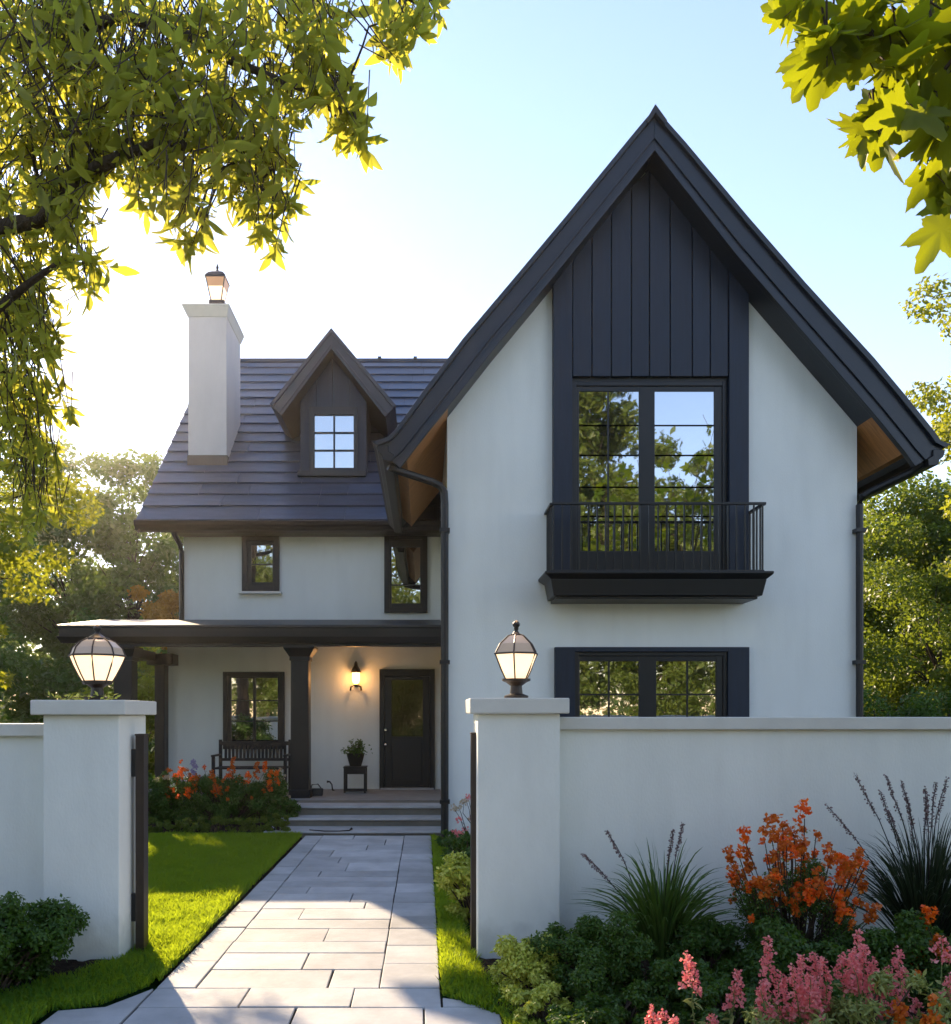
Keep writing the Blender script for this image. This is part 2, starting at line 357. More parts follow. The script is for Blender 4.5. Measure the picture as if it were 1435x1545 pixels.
def make_tree(name, label, cat, base, height, rx, rz, leaf, nleaf, material, seed, group=None, k=60, trunk_r=0.18, cz=None, tpl=LEAF4, up=0.3, ry=None, rr=(0.16, 0.34), shell=0.45):
    r = np.random.default_rng(seed)
    root = thing(name, label, cat, base, group)
    bx, by, bz = base; cz = height - rz if cz is None else cz; ry = ry or rx
    C, rad = crown_centers((bx, by, bz + cz), rx, ry, rz, k, r, rr, shell)
    m = MB(); top = Vector((bx + r.normal() * .2, by + r.normal() * .2, bz + cz + rz * 0.5))
    tp = curve((bx, by, bz - 0.1), top, (r.normal() * .25, r.normal() * .25, 0), 7, r, 0.05)
    m.tube(tp, [trunk_r * (1 - 0.8 * i / 7) for i in range(8)], 9)
    for i in range(0, len(C), 2):
        j = int(np.clip(2 + (C[i][2] - bz) / max(cz + rz, .1) * 4, 1, 6)); s = tp[j]
        c = Vector(C[i]); rr_ = trunk_r * 0.35 * (1 - 0.1 * j)
        m.tube(curve(s, c, (0, 0, 0.12 * (c - s).length), 4, r, 0.06), [rr_, rr_ * .7, rr_ * .5, rr_ * .3, rr_ * .12], 5)
    m.build('trunk', M['bark'], root, smooth=True)
    pos, d = clump_cloud(C, rad, nleaf, r)
    nr = unit(d * 0.5 + r.normal(size=d.shape) * 0.6 + np.array([0, 0, up]))
    V, Fa = leaf_arrays(pos, nr, leaf * (0.7 + 0.6 * r.random(nleaf)), tpl, None, r)
    np_mesh('crown', V, Fa, material, root)
    return root

def make_bush(name, label, c, rx, ry, h, leaf, nleaf, material, seed, cat='shrub', group=None, k=36, tpl=LEAF4, flowers=None, up=0.4, rr=(0.2, 0.4)):
    """shrub: base at c (ground point), lumpy dome of real leaves on thin stems"""
    r = np.random.default_rng(seed); root = thing(name, label, cat, c, group)
    cc = (c[0], c[1], c[2] + h * 0.42)
    C, rad = crown_centers(cc, rx * 0.85, ry * 0.85, h * 0.5, k, r, rr, 0.5)
    rad = np.minimum(rad, 0.35 * min(rx, h)); C[:, 2] = np.maximum(C[:, 2], c[2] + rad * 0.5)
    m = MB()
    for i in range(len(C)):
        s = (c[0] + r.normal() * rx * .12, c[1] + r.normal() * ry * .12, c[2] - 0.03)
        m.tube(curve(s, C[i], (0, 0, .05 * h), 3, r), [.010, .008, .006, .003], 5)
    m.build('stems', M['bark'], root)
    pos, d = clump_cloud(C, rad, nleaf, r, inner=0.2)
    pos[:, 2] = np.maximum(pos[:, 2], c[2] + 0.01)
    nr = unit(d * 0.6 + r.normal(size=d.shape) * 0.5 + np.array([0, 0, up]))
    V, Fa = leaf_arrays(pos, nr, leaf * (0.65 + 0.7 * r.random(nleaf)), tpl, None, r)
    np_mesh('foliage', V, Fa, material, root)
    return root, C, rad

def floret_ball(c, rad, n, size, r, flat=1.0):
    """petals packed round a point"""
    d = rdir(n, r); pos = np.array(c) + d * rad * (0.55 + .45 * r.random((n, 1))) * np.array([1, 1, flat])
    return leaf_arrays(pos, unit(d + r.normal(size=d.shape) * .35), size * (0.7 + .6 * r.random(n)), PETAL, None, r)

def blade(base, tip, bend, w, n=6, r=rng):
    """one curved grass blade as a tapering folded strip"""
    P = [Vector(p) for p in curve(base, tip, bend, n)]
    side = (P[-1] - P[0]).cross(Vector((r.normal(), r.normal(), 2.0))).normalized()
    V = []; Fb = []
    for i, p in enumerate(P):
        ww = w * (1 - (i / n) ** 1.8) + 0.0006
        V += [p - side * ww, p + side * ww]
    for i in range(n): Fb += [[2 * i, 2 * i + 1, 2 * i + 3], [2 * i, 2 * i + 3, 2 * i + 2]]
    return np.array([tuple(v) for v in V]), np.array(Fb)

def grass_area(name, label, regions, density, h, seed, material, parent=None):
    """short turf: one blade per point over boxes (x0,x1,y0,y1) or polygons"""
    r = np.random.default_rng(seed); parts = []
    for reg in regions:
        poly = np.array(reg); x0, y0 = poly.min(0); x1, y1 = poly.max(0)
        n = int((x1 - x0) * (y1 - y0) * density); P = np.column_stack([x0 + (x1 - x0) * r.random(n), y0 + (y1 - y0) * r.random(n)])
        inside = np.zeros(n, bool); j = len(poly) - 1
        for i in range(len(poly)):
            a, b = poly[i], poly[j]
            cnd = ((a[1] > P[:, 1]) != (b[1] > P[:, 1])) & (P[:, 0] < (b[0] - a[0]) * (P[:, 1] - a[1]) / (b[1] - a[1] + 1e-12) + a[0])
            inside ^= cnd; j = i
        P = P[inside]; n = len(P)
        hh = h * (0.5 + 0.8 * r.random(n)) * (1 + 0.25 * np.sin(P[:, 0] * 9 + np.sin(P[:, 1] * 7)) * np.cos(P[:, 1] * 8))
        lean = r.normal(size=(n, 2)) * 0.45 * hh[:, None]; ang = r.random(n) * math.pi; wd = 0.0035 + 0.003 * r.random(n)
        s = np.column_stack([np.cos(ang), np.sin(ang)]) * wd[:, None]
        z0 = np.full((n, 1), 0.0)
        b0 = np.hstack([P - s, z0]); b1 = np.hstack([P + s, z0]); mid = P + lean * .35; tip = P + lean
        m0 = np.hstack([mid - s * .8, (hh * .55)[:, None]]); m1 = np.hstack([mid + s * .8, (hh * .55)[:, None]])
        t = np.hstack([tip, hh[:, None]])
        V = np.stack([b0, b1, m0, m1, t], axis=1).reshape(-1, 3)
        Fb = np.array([[0, 1, 3], [0, 3, 2], [2, 3, 4]])[None] + (np.arange(n) * 5)[:, None, None]
        parts.append((V, Fb.reshape(-1, 3)))
    V, Fa = join_arrays(parts)
    o = np_mesh(name, V, Fa, material, parent)
    return tag(o, label, 'grass', kind='stuff')

# ------------------------------------------------------------------ ground, path
def structure(o): o['kind'] = 'structure'; return o
o = MB().add([(-260, -120, -.06), (260, -120, -.06), (260, 400, -.06), (-260, 400, -.06)], [(0, 1, 2, 3)]).build('ground', M['turf']); structure(o)

PXL, PXR = -1.62, 0.10                                # edges of the garden path
m = MB().box(PXL + .01, PXR - .01, 4.8, 11.95, -.05, -.018)
m.prism_z([(-2.06, 0.4), (.42, 0.4), (.42, 4.66), (.10, 5.06), (.09, 5.0), (PXL, 5.2), (-1.66, 5.21), (-1.82, 4.83), (-2.06, 4.60)], -.055, -.016)
structure(m.build('path_base', M['joint']))
def slabs(name, rows):
    mm = MB(); r = random.Random(3)
    for (y0, y1, xs) in rows:
        for a, b in zip(xs[:-1], xs[1:]):
            g = 0.0045; dz = r.uniform(-.004, .003); j = lambda: r.uniform(-.0025, .0025)
            x0, x1, ya, yb = a + g + j(), b - g + j(), y0 + g + j(), y1 - g + j()
            mm.prism_z([(x0, ya), (x1, ya + j()), (x1 + j(), yb), (x0 + j(), yb + j())], -.04, dz)
    return mm.build(name, M['slab'], bevel=.005)
rows = []
r_ = random.Random(11)
y = 5.2
while y < 11.75:
    h = r_.choice([.26, .30, .34, .38]) if y < 9 else r_.choice([.42, .5, .56]); y1 = min(y + h, 11.75)
    if 11.75 - y1 < .2: y1 = 11.75
    xs = [-1.38]
    cuts = sorted(r_.uniform(-1.1, -.5) for _ in range(r_.choice([0, 1, 1])))
    if cuts: xs.append(cuts[0])
    xs.append(-.27)
    rows.append((y, y1, xs)); y = y1
y = 5.2
while y < 11.75:
    h = r_.uniform(.4, .62); y1 = min(y + h, 11.75)
    if 11.75 - y1 < .2: y1 = 11.75
    rows.append((y, y1, [PXL, -1.38])); y = y1
y = 5.2
while y < 11.75:
    h = r_.uniform(.36, .58); y1 = min(y + h, 11.75)
    if 11.75 - y1 < .2: y1 = 11.75
    rows.append((y, y1, [-.27, PXR])); y = y1
rows.append((4.86, 5.2, [PXL, -1.05, -.42, PXR]))
structure(slabs('path', rows))
rows = [(4.50, 4.86, [-1.62, -.72, .0, .42]), (4.05, 4.50, [-2.05, -1.3, -.45, .42]), (3.4, 4.05, [-2.05, -.9, .0, .42]), (2.4, 3.4, [-2.05, -1.2, -.3, .42]), (1.2, 2.4, [-2.05, -.8, .42]), (.4, 1.2, [-2.05, -1.1, .42])]
p_ = slabs('pavement', rows); structure(p_)
mm = MB(); mm.prism_z([(-1.63, 5.19), (-1.80, 4.86), (-2.04, 4.80), (-2.05, 4.51), (-1.63, 4.51)], -.04, .0015); mm.prism_z([(.108, 5.02), (.108, 4.868), (.41, 4.868), (.40, 4.89)], -.04, .001)
structure(mm.build('pavement_edge', M['slab'], bevel=.005))

M['road'] = mat('bounce_concrete', (0.56, 0.52, 0.45), 0.85, 0.2, noise=0.12, nscale=1.5, bump=.2, bscale=40)  # pale surface meant to reflect sunlight back at the house
m = MB().box(-60, 60, -10.5, -1.6, -.2, -.10); structure(m.build('road', M['road']))  # unseen road, added behind the viewer to bounce warm light onto the facade
m = MB(); m.box(-60, 60, -1.6, .38, -.2, -.002); m.box(-60, 60, -11.6, -10.5, -.2, -.002); structure(m.build('bounce_footway', M['road'], bevel=.02))  # unseen pale strips, added along with the road for the same bounce
def soil_bed(poly, z=0.0, seed=0, h=0.05):
    """mulched bed: a low uneven mound"""
    r = np.random.default_rng(seed); P = np.array(poly); x0, y0 = P.min(0); x1, y1 = P.max(0); st = 0.05
    nx, ny = max(2, int((x1 - x0) / st)), max(2, int((y1 - y0) / st)); V = []; idx = {}
    def ins(x, y):
        c = False; j = len(P) - 1
        for i in range(len(P)):
            a, b = P[i], P[j]
            if (a[1] > y) != (b[1] > y) and x < (b[0] - a[0]) * (y - a[1]) / (b[1] - a[1] + 1e-12) + a[0]: c = not c
            j = i
        return c
    for j in range(ny + 1):
        for i in range(nx + 1):
            x, y = x0 + (x1 - x0) * i / nx, y0 + (y1 - y0) * j / ny
            if ins(x, y): idx[(i, j)] = len(V); V.append((x, y, z + h * (.35 + .5 * r.random())))
            elif ins(x + st, y) or ins(x - st, y) or ins(x, y + st) or ins(x, y - st): idx[(i, j)] = len(V); V.append((x, y, z - .03))
    Fs = [(idx[(i, j)], idx[(i + 1, j)], idx[(i + 1, j + 1)], idx[(i, j + 1)]) for j in range(ny) for i in range(nx) if all(q in idx for q in ((i, j), (i + 1, j), (i + 1, j + 1), (i, j + 1)))]
    return structure(np_mesh('soil', V, Fs, M['soil'], None, True))
soil_bed([(.42, 3.0), (.42, 4.75), (.36, 5.2), (.36, 5.75), (5.5, 5.8), (5.5, 3.0)], 0, 1)
soil_bed([(-4.6, 11.75), (-1.84, 11.75), (-2.02, 12.75), (-2.05, 13.78), (-5.6, 13.78), (-5.6, 11.75)], 0, 2)
soil_bed([(-3.8, 5.9), (-3.8, 4.75), (-2.6, 4.85), (-2.1, 5.35), (-2.0, 5.72)], 0, 3, .04)
soil_bed([(-1.70, 5.4), (-1.63, 5.4), (-1.63, 11.7), (-1.70, 11.7)], -.02, 4, .03)
soil_bed([(.35, 6.3), (.35, 11.15), (6, 11.15), (6, 6.3)], -.01, 5, .04)

# ------------------------------------------------------------------ the house
house = thing('house', 'white rendered house with steep black gable, slate roof and dark-framed windows', 'house', (0, 11.2, 0))
DW, DV = 11.2, 10.75                 # gable wall plane, verge plane
BW = 15.9                            # recessed wing wall plane
XL, XR = .30, 5.626
outL = [(987, 168), (956, 205), (854, 330), (777, 422), (700, 513), (640, 592), (610, 634), (597, 651), (585, 662), (563, 669)]
lowL = [(987, 228), (958, 265), (872, 372), (812, 446), (748, 523), (692, 594), (655, 640), (632, 669), (615, 691), (603, 706)]
outR = [(987, 168), (1033, 220), (1125, 330), (1212, 430), (1315, 543), (1361, 598), (1390, 634), (1407, 655), (1415, 667), (1430, 673)]
lowR = [(987, 228), (1025, 277), (1110, 385), (1185, 472), (1270, 570), (1310, 616), (1335, 646), (1352, 667), (1365, 683), (1380, 704)]
cv = lambda L, d=DV: [(wx(a, d), wz(b, d)) for a, b in L]
oL, lL, oR, lR = cv(outL), cv(lowL), cv(outR), cv(lowR)
def inset(L, M_, t): return [((1 - t) * a[0] + t * b[0], (1 - t) * a[1] + t * b[1]) for a, b in zip(L, M_)]
# walls of the gable block: front polygon follows the underside of the roof
def zlow(x):
    P = sorted(lL + lR[1:]); 
    for a, b in zip(P[:-1], P[1:]):
        if a[0] <= x <= b[0]: return a[1] + (b[1] - a[1]) * (x - a[0]) / (b[0] - a[0])
    return P[0][1]
xs = sorted([XL, XR] + [p[0] for p in lL + lR if XL < p[0] < XR])
topo = [(x, zlow(x) + .03) for x in xs]
wallg = MB().prism_y([(XL, -.1)] + topo + [(XR, -.1)], DW, DW + .3)
wallg.box(XL, XL + .3, DW + .3, 20.0, -.1, zlow(XL)); wallg.box(XR - .3, XR, DW + .3, 20.0, -.1, zlow(XR))
wallg.prism_y([(XL + .3, -.1)] + topo[1:-1] + [(XR - .3, -.1)], 19.7, 19.98)
wallg.build('gable_wall', M['stucco'], house)
# steep roof: shell, soffit, verge boards
sh = MB(); sh.strip_y(oL, inset(oL, lL, .35), DV + .06, 20.4); sh.strip_y(oR, inset(oR, lR, .35), DV + .06, 20.4)
gr = sh.build('gable_roof', M['slate2'], house)
so_ = MB()
def split_soffit(o_, l_, xw):
    A, B = inset(o_, l_, .36), inset(o_, l_, .97); k = next(i for i, q in enumerate(B) if (q[0] < xw) == (xw < 2)) 
    t = (xw - B[k - 1][0]) / (B[k][0] - B[k - 1][0]); mix = lambda L: (L[k - 1][0] + (L[k][0] - L[k - 1][0]) * t, L[k - 1][1] + (L[k][1] - L[k - 1][1]) * t)
    return A, B, k, mix(A), mix(B)
for o_, l_, xw in ((oL, lL, XL), (oR, lR, XR)):
    A, B, k, ma, mb = split_soffit(o_, l_, xw)
    MB().strip_y([ma] + A[k:-1], [mb] + B[k:-1], DV + .08, 14.7 if xw < 2 else 20.3).build('soffit', M['soffit'], gr)
    MB().strip_y(A[:k] + [ma], B[:k] + [mb], DV + .08, DW - .004).build('rake_soffit', M['fascia'], gr)
vb = MB()
for o_, l_ in ((oL, lL), (oR, lR)):
    vb.strip_y(inset(o_, l_, .05), inset(o_, l_, 1.0), DV, DV + .07)
    vb.strip_y(inset(o_, l_, -.03), inset(o_, l_, .14), DV - .05, DV + .10)
    vb.strip_y(inset(o_, l_, .62), inset(o_, l_, .70), DV - .025, DV)
    vb.strip_y(inset(o_, l_, .82), inset(o_, l_, 1.02), DV - .03, DV)
vb.build('verge_board', M['fascia'], gr, bevel=.006)
MB().prism_y([(wx(973, DV), wz(186, DV)), (wx(987, DV), wz(162, DV)), (wx(1005, DV), wz(187, DV)), (wx(1001, DV), wz(193, DV)), (wx(987, DV), wz(176, DV)), (wx(976, DV), wz(192, DV))], DV - .07, 20.4).build('ridge_cap', M['slate2'], gr, bevel=.01)

# eaves gutters of the gable roof and their downpipes
def gutter(name, x, z, sgn, y0, y1):
    prof = [(0, 0), (.13, .0), (.15, -.03), (.13, -.09), (.08, -.13), (.07, -.19), (-.05, -.21), (-.07, -.12), (0, -.08)]
    MB().prism_y([(x + sgn * (.05 - a), z + b) for a, b in prof], y0, y1).build(name, M['dark'], house, bevel=.008)
gutter('gutter', wx(580, DV), wz(672, DV), 1, DV - .03, 15.0)
gutter('gutter', wx(1412, DV), wz(679, DV), -1, DV - .03, 20.4)
p = lambda px, py, d: tuple(W(px, py, d))
dp = MB().tube([p(586, 704, 10.9), p(600, 710, 10.95), p(652, 727, 11.1), p(664, 733, 11.12), p(670, 742, 11.13), p(671, 760, 11.13), (wx(671, 11.13), 11.13, .0)], .05, 10)
for z in (4.0, 2.3, .5): dp.box(wx(671, 11.13) - .065, wx(671, 11.13) + .065, 11.07, 11.2, z, z + .05)
dp.build('downpipe', M['dark'], house, smooth=False)
dp = MB().tube([p(1392, 700, 10.85), p(1375, 712, 10.9), p(1312, 742, 11.1), p(1301, 749, 11.12), p(1297, 762, 11.13), (wx(1297, 11.13), 11.13, 0)], .045, 10)
for z in (4.0, 2.3): dp.box(wx(1297, 11.13) - .06, wx(1297, 11.13) + .06, 11.07, 11.2, z, z + .05)
dp.build('downpipe', M['dark'], house)

# dark timber cladding on the gable, with the tall opening
CX0, CX1 = wx(833, DW), wx(1125, DW); CY = DW - .10
OX0, OX1, OZ1 = wx(862, DW), wx(1095, DW), wz(572, DW); BZ = wz(880, DW)
cl = MB(); joints = [862, 891, 920, 950, 977, 1008, 1041, 1068, 1095]
for a, b in zip(joints[:-1], joints[1:]):
    x0, x1 = wx(a, DW) + .007, wx(b, DW) - .007
    cl.prism_y([(x0, OZ1), (x0, zlow(x0) + .02), (min(max(2.9876, x0), x1), zlow(min(max(2.9876, x0), x1)) + .02), (x1, zlow(x1) + .02), (x1, OZ1)], CY, DW - .002)
cl.prism_y([(CX0, BZ), (CX0, zlow(CX0) + .01), (OX0 - .007, zlow(OX0) + .01), (OX0 - .007, BZ)], CY - .02, DW - .002)
cl.prism_y([(OX1 + .007, BZ), (OX1 + .007, zlow(OX1) + .01), (CX1, zlow(CX1) + .01), (CX1, BZ)], CY - .02, DW - .002)
cl.build('cladding', M['clad'], house, bevel=.004)
MB().box(OX0 + .002, OX1 - .002, DW - .045, DW - .003, OZ1 - .048, OZ1 - .001).build('lintel', M['dark'], house)

def window(x0, x1, z0, z1, yw, fw, panes, vb=(), hb=(), depth=.07, name='window', sill=None, frame_m=None, label=None):
    """frame ring + sash bars round panes [(x0,x1,z0,z1)]; vb/hb = glazing bars (x,z0,z1)/(z,x0,x1); yw = wall plane"""
    m = MB(); yf = yw - depth
    m.box(x0, x0 + fw, yf, yw - .003, z0, z1); m.box(x1 - fw, x1, yf, yw - .003, z0, z1)
    m.box(x0 + fw, x1 - fw, yf, yw - .003, z1 - fw, z1); m.box(x0 + fw, x1 - fw, yf, yw - .003, z0, z0 + fw)
    # infill between frame and panes
    ix0, ix1, iz0, iz1 = x0 + fw, x1 - fw, z0 + fw, z1 - fw; yi = yf + .018
    px = sorted(panes)
    cur = ix0
    for (a, b, c, d) in px:
        if a > cur: m.box(cur, a, yi, yw - .004, iz0, iz1)
        if d < iz1: m.box(a, b, yi, yw - .004, d, iz1)
        if c > iz0: m.box(a, b, yi, yw - .004, iz0, c)
        cur = b
    if cur < ix1: m.box(cur, ix1, yi, yw - .004, iz0, iz1)
    f = m.build(name, frame_m or M['dark'], house, bevel=.004)
    if label: f['label'] = label
    for (a, b, c, d) in px:
        MB().box(a - .002, b + .002, yw - .022, yw - .006, c - .002, d + .002).build('pane', M['pane'], f)
        g = MB()
        for (x, e, h) in vb:
            if a < x < b: g.box(x - .011, x + .011, yi + .008, yw - .02, e, h)
        for (z, e, h) in hb:
            if abs(e - a) < .05: g.box(e, h, yi + .010, yw - .021, z - .011, z + .011)
        if g.v and any(a < q[0] < b for q in vb): g.build('glazing_bars', M['dark'], f)
        else:
            for (z, e, h) in hb:
                if abs(e - a) < .05: MB().box(e, h, yi + .010, yw - .021, z - .011, z + .011).build('glazing_bar', M['dark'], f)
    if sill:
        MB().box(x0 - sill, x1 + sill, yw - .12, yw, z0 - .045, z0 - .004).build('sill', M['white'], f, bevel=.006)
    return f
WX = lambda a: wx(a, DW); WZ = lambda a: wz(a, DW)
# french window
window(OX0 + .003, OX1 - .003, BZ, OZ1 - .05, DW, .055,
       [(WX(873), WX(963), WZ(832), WZ(592)), (WX(987), WX(1076), WZ(832), WZ(592))],
       vb=[(WX(917), WZ(832), WZ(592))],
       hb=[(WZ(q), WX(873), WX(963)) for q in (643, 688, 736, 780)] + [(WZ(q), WX(987), WX(1076)) for q in (643, 688, 736, 780)], depth=.05, name='french_window')
# ground floor window under the balcony
LX0, LX1 = WX(836), WX(1127); LZ = WZ(977)
m = MB(); m.box(LX0, WX(866), DW - .09, DW - .002, .72, LZ); m.box(WX(1095), LX1, DW - .09, DW - .002, .72, LZ); m.box(WX(866), WX(1095), DW - .09, DW - .002, LZ - .06, LZ)
m.build('window_surround', M['clad'], house, bevel=.004)
window(WX(866) + .002, WX(1095) - .002, .72, LZ - .062, DW, .05,
       [(WX(874), WX(963), .85, WZ(998)), (WX(989), WX(1079), .85, WZ(998))],
       vb=[(WX(918), .85, WZ(998)), (WX(1036), .85, WZ(998))], hb=[(z, WX(a), WX(b)) for z in (WZ(1048), 1.4) for a, b in ((874, 963), (989, 1079))], depth=.06)

# balcony
bd = 10.66; bx0, bx1 = wx(833, bd), wx(1153, bd); bzt = wz(862, bd)
m = MB()
m.taper((bx0 + .02, bx1 - .02, bd + .0, DW), bzt - .30, (bx0 - .02, bx1 + .02, bd - .04, DW), bzt - .10)
m.taper((bx0 - .02, bx1 + .02, bd - .04, DW), bzt - .10, (bx0 - .10, bx1 + .08, bd - .11, DW), bzt - .045)
m.box(bx0 - .10, bx1 + .08, bd - .11, DW, bzt - .045, bzt - .012)
m.box(bx0 + .06, bx1 - .06, bd + .05, DW, bzt - .335, bzt - .30)
bal = m.build('balcony', M['dark'], house, bevel=.008)
zr = wz(758, bd)
m = MB(); m.box(bx0, bx1 + .02, bd - .02, bd + .02, zr - .03, zr); m.box(bx0 - .025, bx0 + .02, bd + .02, DW, zr - .03, zr); m.box(bx1 - .02, bx1 + .025, bd + .02, DW, zr - .03, zr)
m.box(bx0, bx1, bd - .012, bd + .012, bzt + .0, bzt + .018)
m.build('handrail', M['metal'], bal, bevel=.003)
nb = 25
bar = None
for k in range(nb + 8):
    if k <= nb - 1: x, y_ = bx0 + .02 + (bx1 - bx0 - .04) * k / (nb - 1), bd
    else:
        q = k - nb; x, y_ = (bx1 - .005 if q >= 4 else bx0 + .005), bd + .11 + (q % 4) * .115
    if bar is None:
        bar = MB().box(-.009, .009, -.009, .009, 0, zr - .02 - bzt).build('baluster', M['metal']); bar.parent = bal
        b_ = bar
    else:
        b_ = bar.copy(); col.objects.link(b_); b_.parent = bal
    b_.location = Vector((x, y_, bzt - .012)) - origin_of(bal)

# recessed wing: walls
WLX = wx(277, BW)
LX = wx(253, BW)
PORZ = wz(935, BW)
m = MB(); zt = wz(792, BW)
m.box(WLX, XL, BW, BW + .3, PORZ - .2, zt)
m.box(LX, XL, BW - .02, BW + .28, -.1, PORZ - .2)
EY, EZ, RY, RZ = 15.40, wz(784, 15.4), 20.5, wz(545, 20.5)
VX = wx(207, 15.4)
m.prism_x([(BW + .3, -.1), (BW + .3, zt), (RY, RZ - .35), (2 * RY - BW - .3, zt), (2 * RY - BW - .3, -.1)], WLX, WLX + .3)
m.box(WLX + .3, 5.0, 2 * RY - BW - .6, 2 * RY - BW - .3, -.1, zt)
m.build('wing_wall', M['stucco'], house)
# wing roof: a solid deck, then lapped slate courses
n_c = 17
sl = Vector((0, RY - EY, RZ - EZ)); L = sl.length; u = sl / L; nrm = Vector((0, -u.z, u.y))
rf = MB(); rf.prism_x([(EY, EZ - .02), (RY, RZ - .02), (2 * RY - EY, EZ - .02), (2 * RY - EY, EZ - .2), (RY, RZ - .26), (EY, EZ - .2)], VX + .06, 5.4)
wr = rf.build('wing_roof', M['dark'], house)
co = MB(); rr_ = random.Random(5)
for side in (0, 1):
    for c in range(n_c):
        a = c * L / n_c; b = (c + 1) * L / n_c + .05
        if side == 0: e = [VX]; xx = VX + rr_.uniform(.8, 3)
        else: e = [VX]; xx = 99
        while xx < 5.0: e.append(xx); xx += rr_.uniform(.5, 1.9)
        e.append(5.4)
        for x0, x1 in zip(e[:-1], e[1:]):
            t0, t1 = .048 + rr_.uniform(-.004, .004), .012
            wob = rr_.uniform(-.012, .012)
            def P_(s, h, x):
                q = Vector((x, EY, EZ)) + u * s + nrm * h
                if side: q.y = 2 * RY - q.y
                return q
            g = .0035; x0g, x1g = x0 + g, x1 - g
            a_ = a - (.06 if c == 0 else 0); b_2 = min(b, L)
            vs = [P_(a_ + wob, t0 - .035, x0g), P_(a_ + wob * .2, t0 - .035, x1g), P_(a_ + wob, t0, x0g), P_(a_ + wob * .2, t0, x1g), P_(b_2, t1, x1g), P_(b_2, t1, x0g), P_(b_2, .0, x1g), P_(b_2, .0, x0g)]
            co.add(vs, [(0, 1, 3, 2), (2, 3, 4, 5), (5, 4, 6, 7), (0, 2, 5, 7), (1, 6, 4, 3), (0, 7, 6, 1)])
co.build('slates', M['slate'], wr)
m = MB(); m.prism_x([(RY - .13, RZ - .06), (RY, RZ + .07), (RY + .13, RZ - .06), (RY + .11, RZ - .10), (RY, RZ + .02), (RY - .11, RZ - .10)], VX - .02, 5.4)
for k in range(12): m.box(-1.1 + k * .85, -1.02 + k * .85, RY - .04, RY + .04, RZ + .05, RZ + .10)
m.build('ridge_cap', M['slate2'], wr)
# verge strip on the left slope edge
m = MB()
for s in (0, 1):
    f_ = (lambda y: 2 * RY - y) if s else (lambda y: y)
    m.add([(x, f_(EY - .04) if q in (0, 3) else f_(RY), (EZ - .23 if q == 0 else RZ - .27 if q == 1 else RZ - .02 if q == 2 else EZ - .02)) for x in (VX + .03, VX + .06) for q in range(4)],
          [(0, 1, 2, 3), (7, 6, 5, 4), (0, 4, 5, 1), (1, 5, 6, 2), (2, 6, 7, 3), (3, 7, 4, 0)])
m.build('verge_strip', M['flash'], wr)
# eaves gutter along the wing
prof = [(0, 0), (-.10, 0), (-.12, -.03), (-.10, -.09), (-.05, -.13), (-.03, -.17), (.10, -.19), (.10, -.02)]
MB().prism_x([(EY + a, EZ - .02 + b) for a, b in prof], VX - .03, .28).build('gutter', M['dark'], house, bevel=.008)
MB().box(WLX - .05, XL, EY + .12, BW - .001, EZ - .205, EZ - .185).build('eaves_board', M['dark'], house)
MB().tube([p(262, 797, 15.5), p(263, 806, 15.55), p(272, 822, 15.75), p(274, 832, 15.82), (wx(274, 15.82), 15.82, PORZ - .02)], .05, 8).build('downpipe', M['dark'], house)

# dormer
DD = 16.45; dv = 16.1
X_ = lambda a, d=DD: wx(a, d); Z_ = lambda a, d=DD: wz(a, d)
dpk = (wx(500, dv), wz(497, dv))
oDL = [dpk, (wx(408, dv), wz(611, dv))]; oDR = [dpk, (wx(597, dv), wz(613, dv))]
lDL = [(dpk[0], wz(526, dv)), (wx(425, dv), wz(627, dv))]; lDR = [(dpk[0], wz(526, dv)), (wx(581, dv), wz(629, dv))]
zl = lambda x: lDL[0][1] - abs(x - dpk[0]) * (lDL[0][1] - lDL[1][1]) / (lDL[0][0] - lDL[1][0])
m = MB(); a, b = X_(453), X_(553)
js = [a, X_(478), X_(502), X_(528), b]
for x0, x1 in zip(js[:-1], js[1:]):
    m.prism_y([(x0 + .003, Z_(718)), (x0 + .003, zl(x0) - .01), (x1 - .003, zl(x1) - .01), (x1 - .003, Z_(718))], DD, DD + .1)
m.box(a, a + .08, DD + .1, 18.9, Z_(725), zl(a) - .01); m.box(b - .08, b, DD + .1, 18.9, Z_(725), zl(b) - .01)
m.box(a + .004, b - .004, DD + .02, DD + .09, Z_(722), zl(a))
dm = m.build('dormer', M['clad2'] if 'clad2' in M else M['clad'], house)
m = MB(); m.strip_y(oDL, inset(oDL, lDL, .5), dv + .03, 19.4); m.strip_y(oDR, inset(oDR, lDR, .5), dv + .03, 19.4)
m.strip_y(inset(oDL, lDL, .5), inset(oDL, lDL, .95), dv + .06, 19.2); m.strip_y(inset(oDR, lDR, .5), inset(oDR, lDR, .95), dv + .06, 19.2)
m.strip_y(inset(oDL, lDL, .04), lDL, dv, dv + .05); m.strip_y(inset(oDR, lDR, .04), lDR, dv, dv + .05)
m.strip_y(inset(oDL, lDL, -.05), inset(oDL, lDL, .2), dv - .03, dv + .1); m.strip_y(inset(oDR, lDR, -.05), inset(oDR, lDR, .2), dv - .03, dv + .1)
m.strip_y(inset(oDL, lDL, .7), inset(oDL, lDL, .82), dv - .018, dv); m.strip_y(inset(oDR, lDR, .7), inset(oDR, lDR, .82), dv - .018, dv)
M['dormer_roof'] = mat('dormer_roof_paint', (0.05, 0.047, 0.055), 0.45, 0.5, noise=0.15, nscale=3, bump=.1, bscale=25)
m.build('dormer_roof', M['dormer_roof'], dm, bevel=.006)
m = MB(); fx0, fx1, fz0, fz1 = X_(467), X_(540), Z_(712), Z_(615); gx0, gx1, gz0, gz1 = X_(475), X_(534), Z_(707), Z_(627)
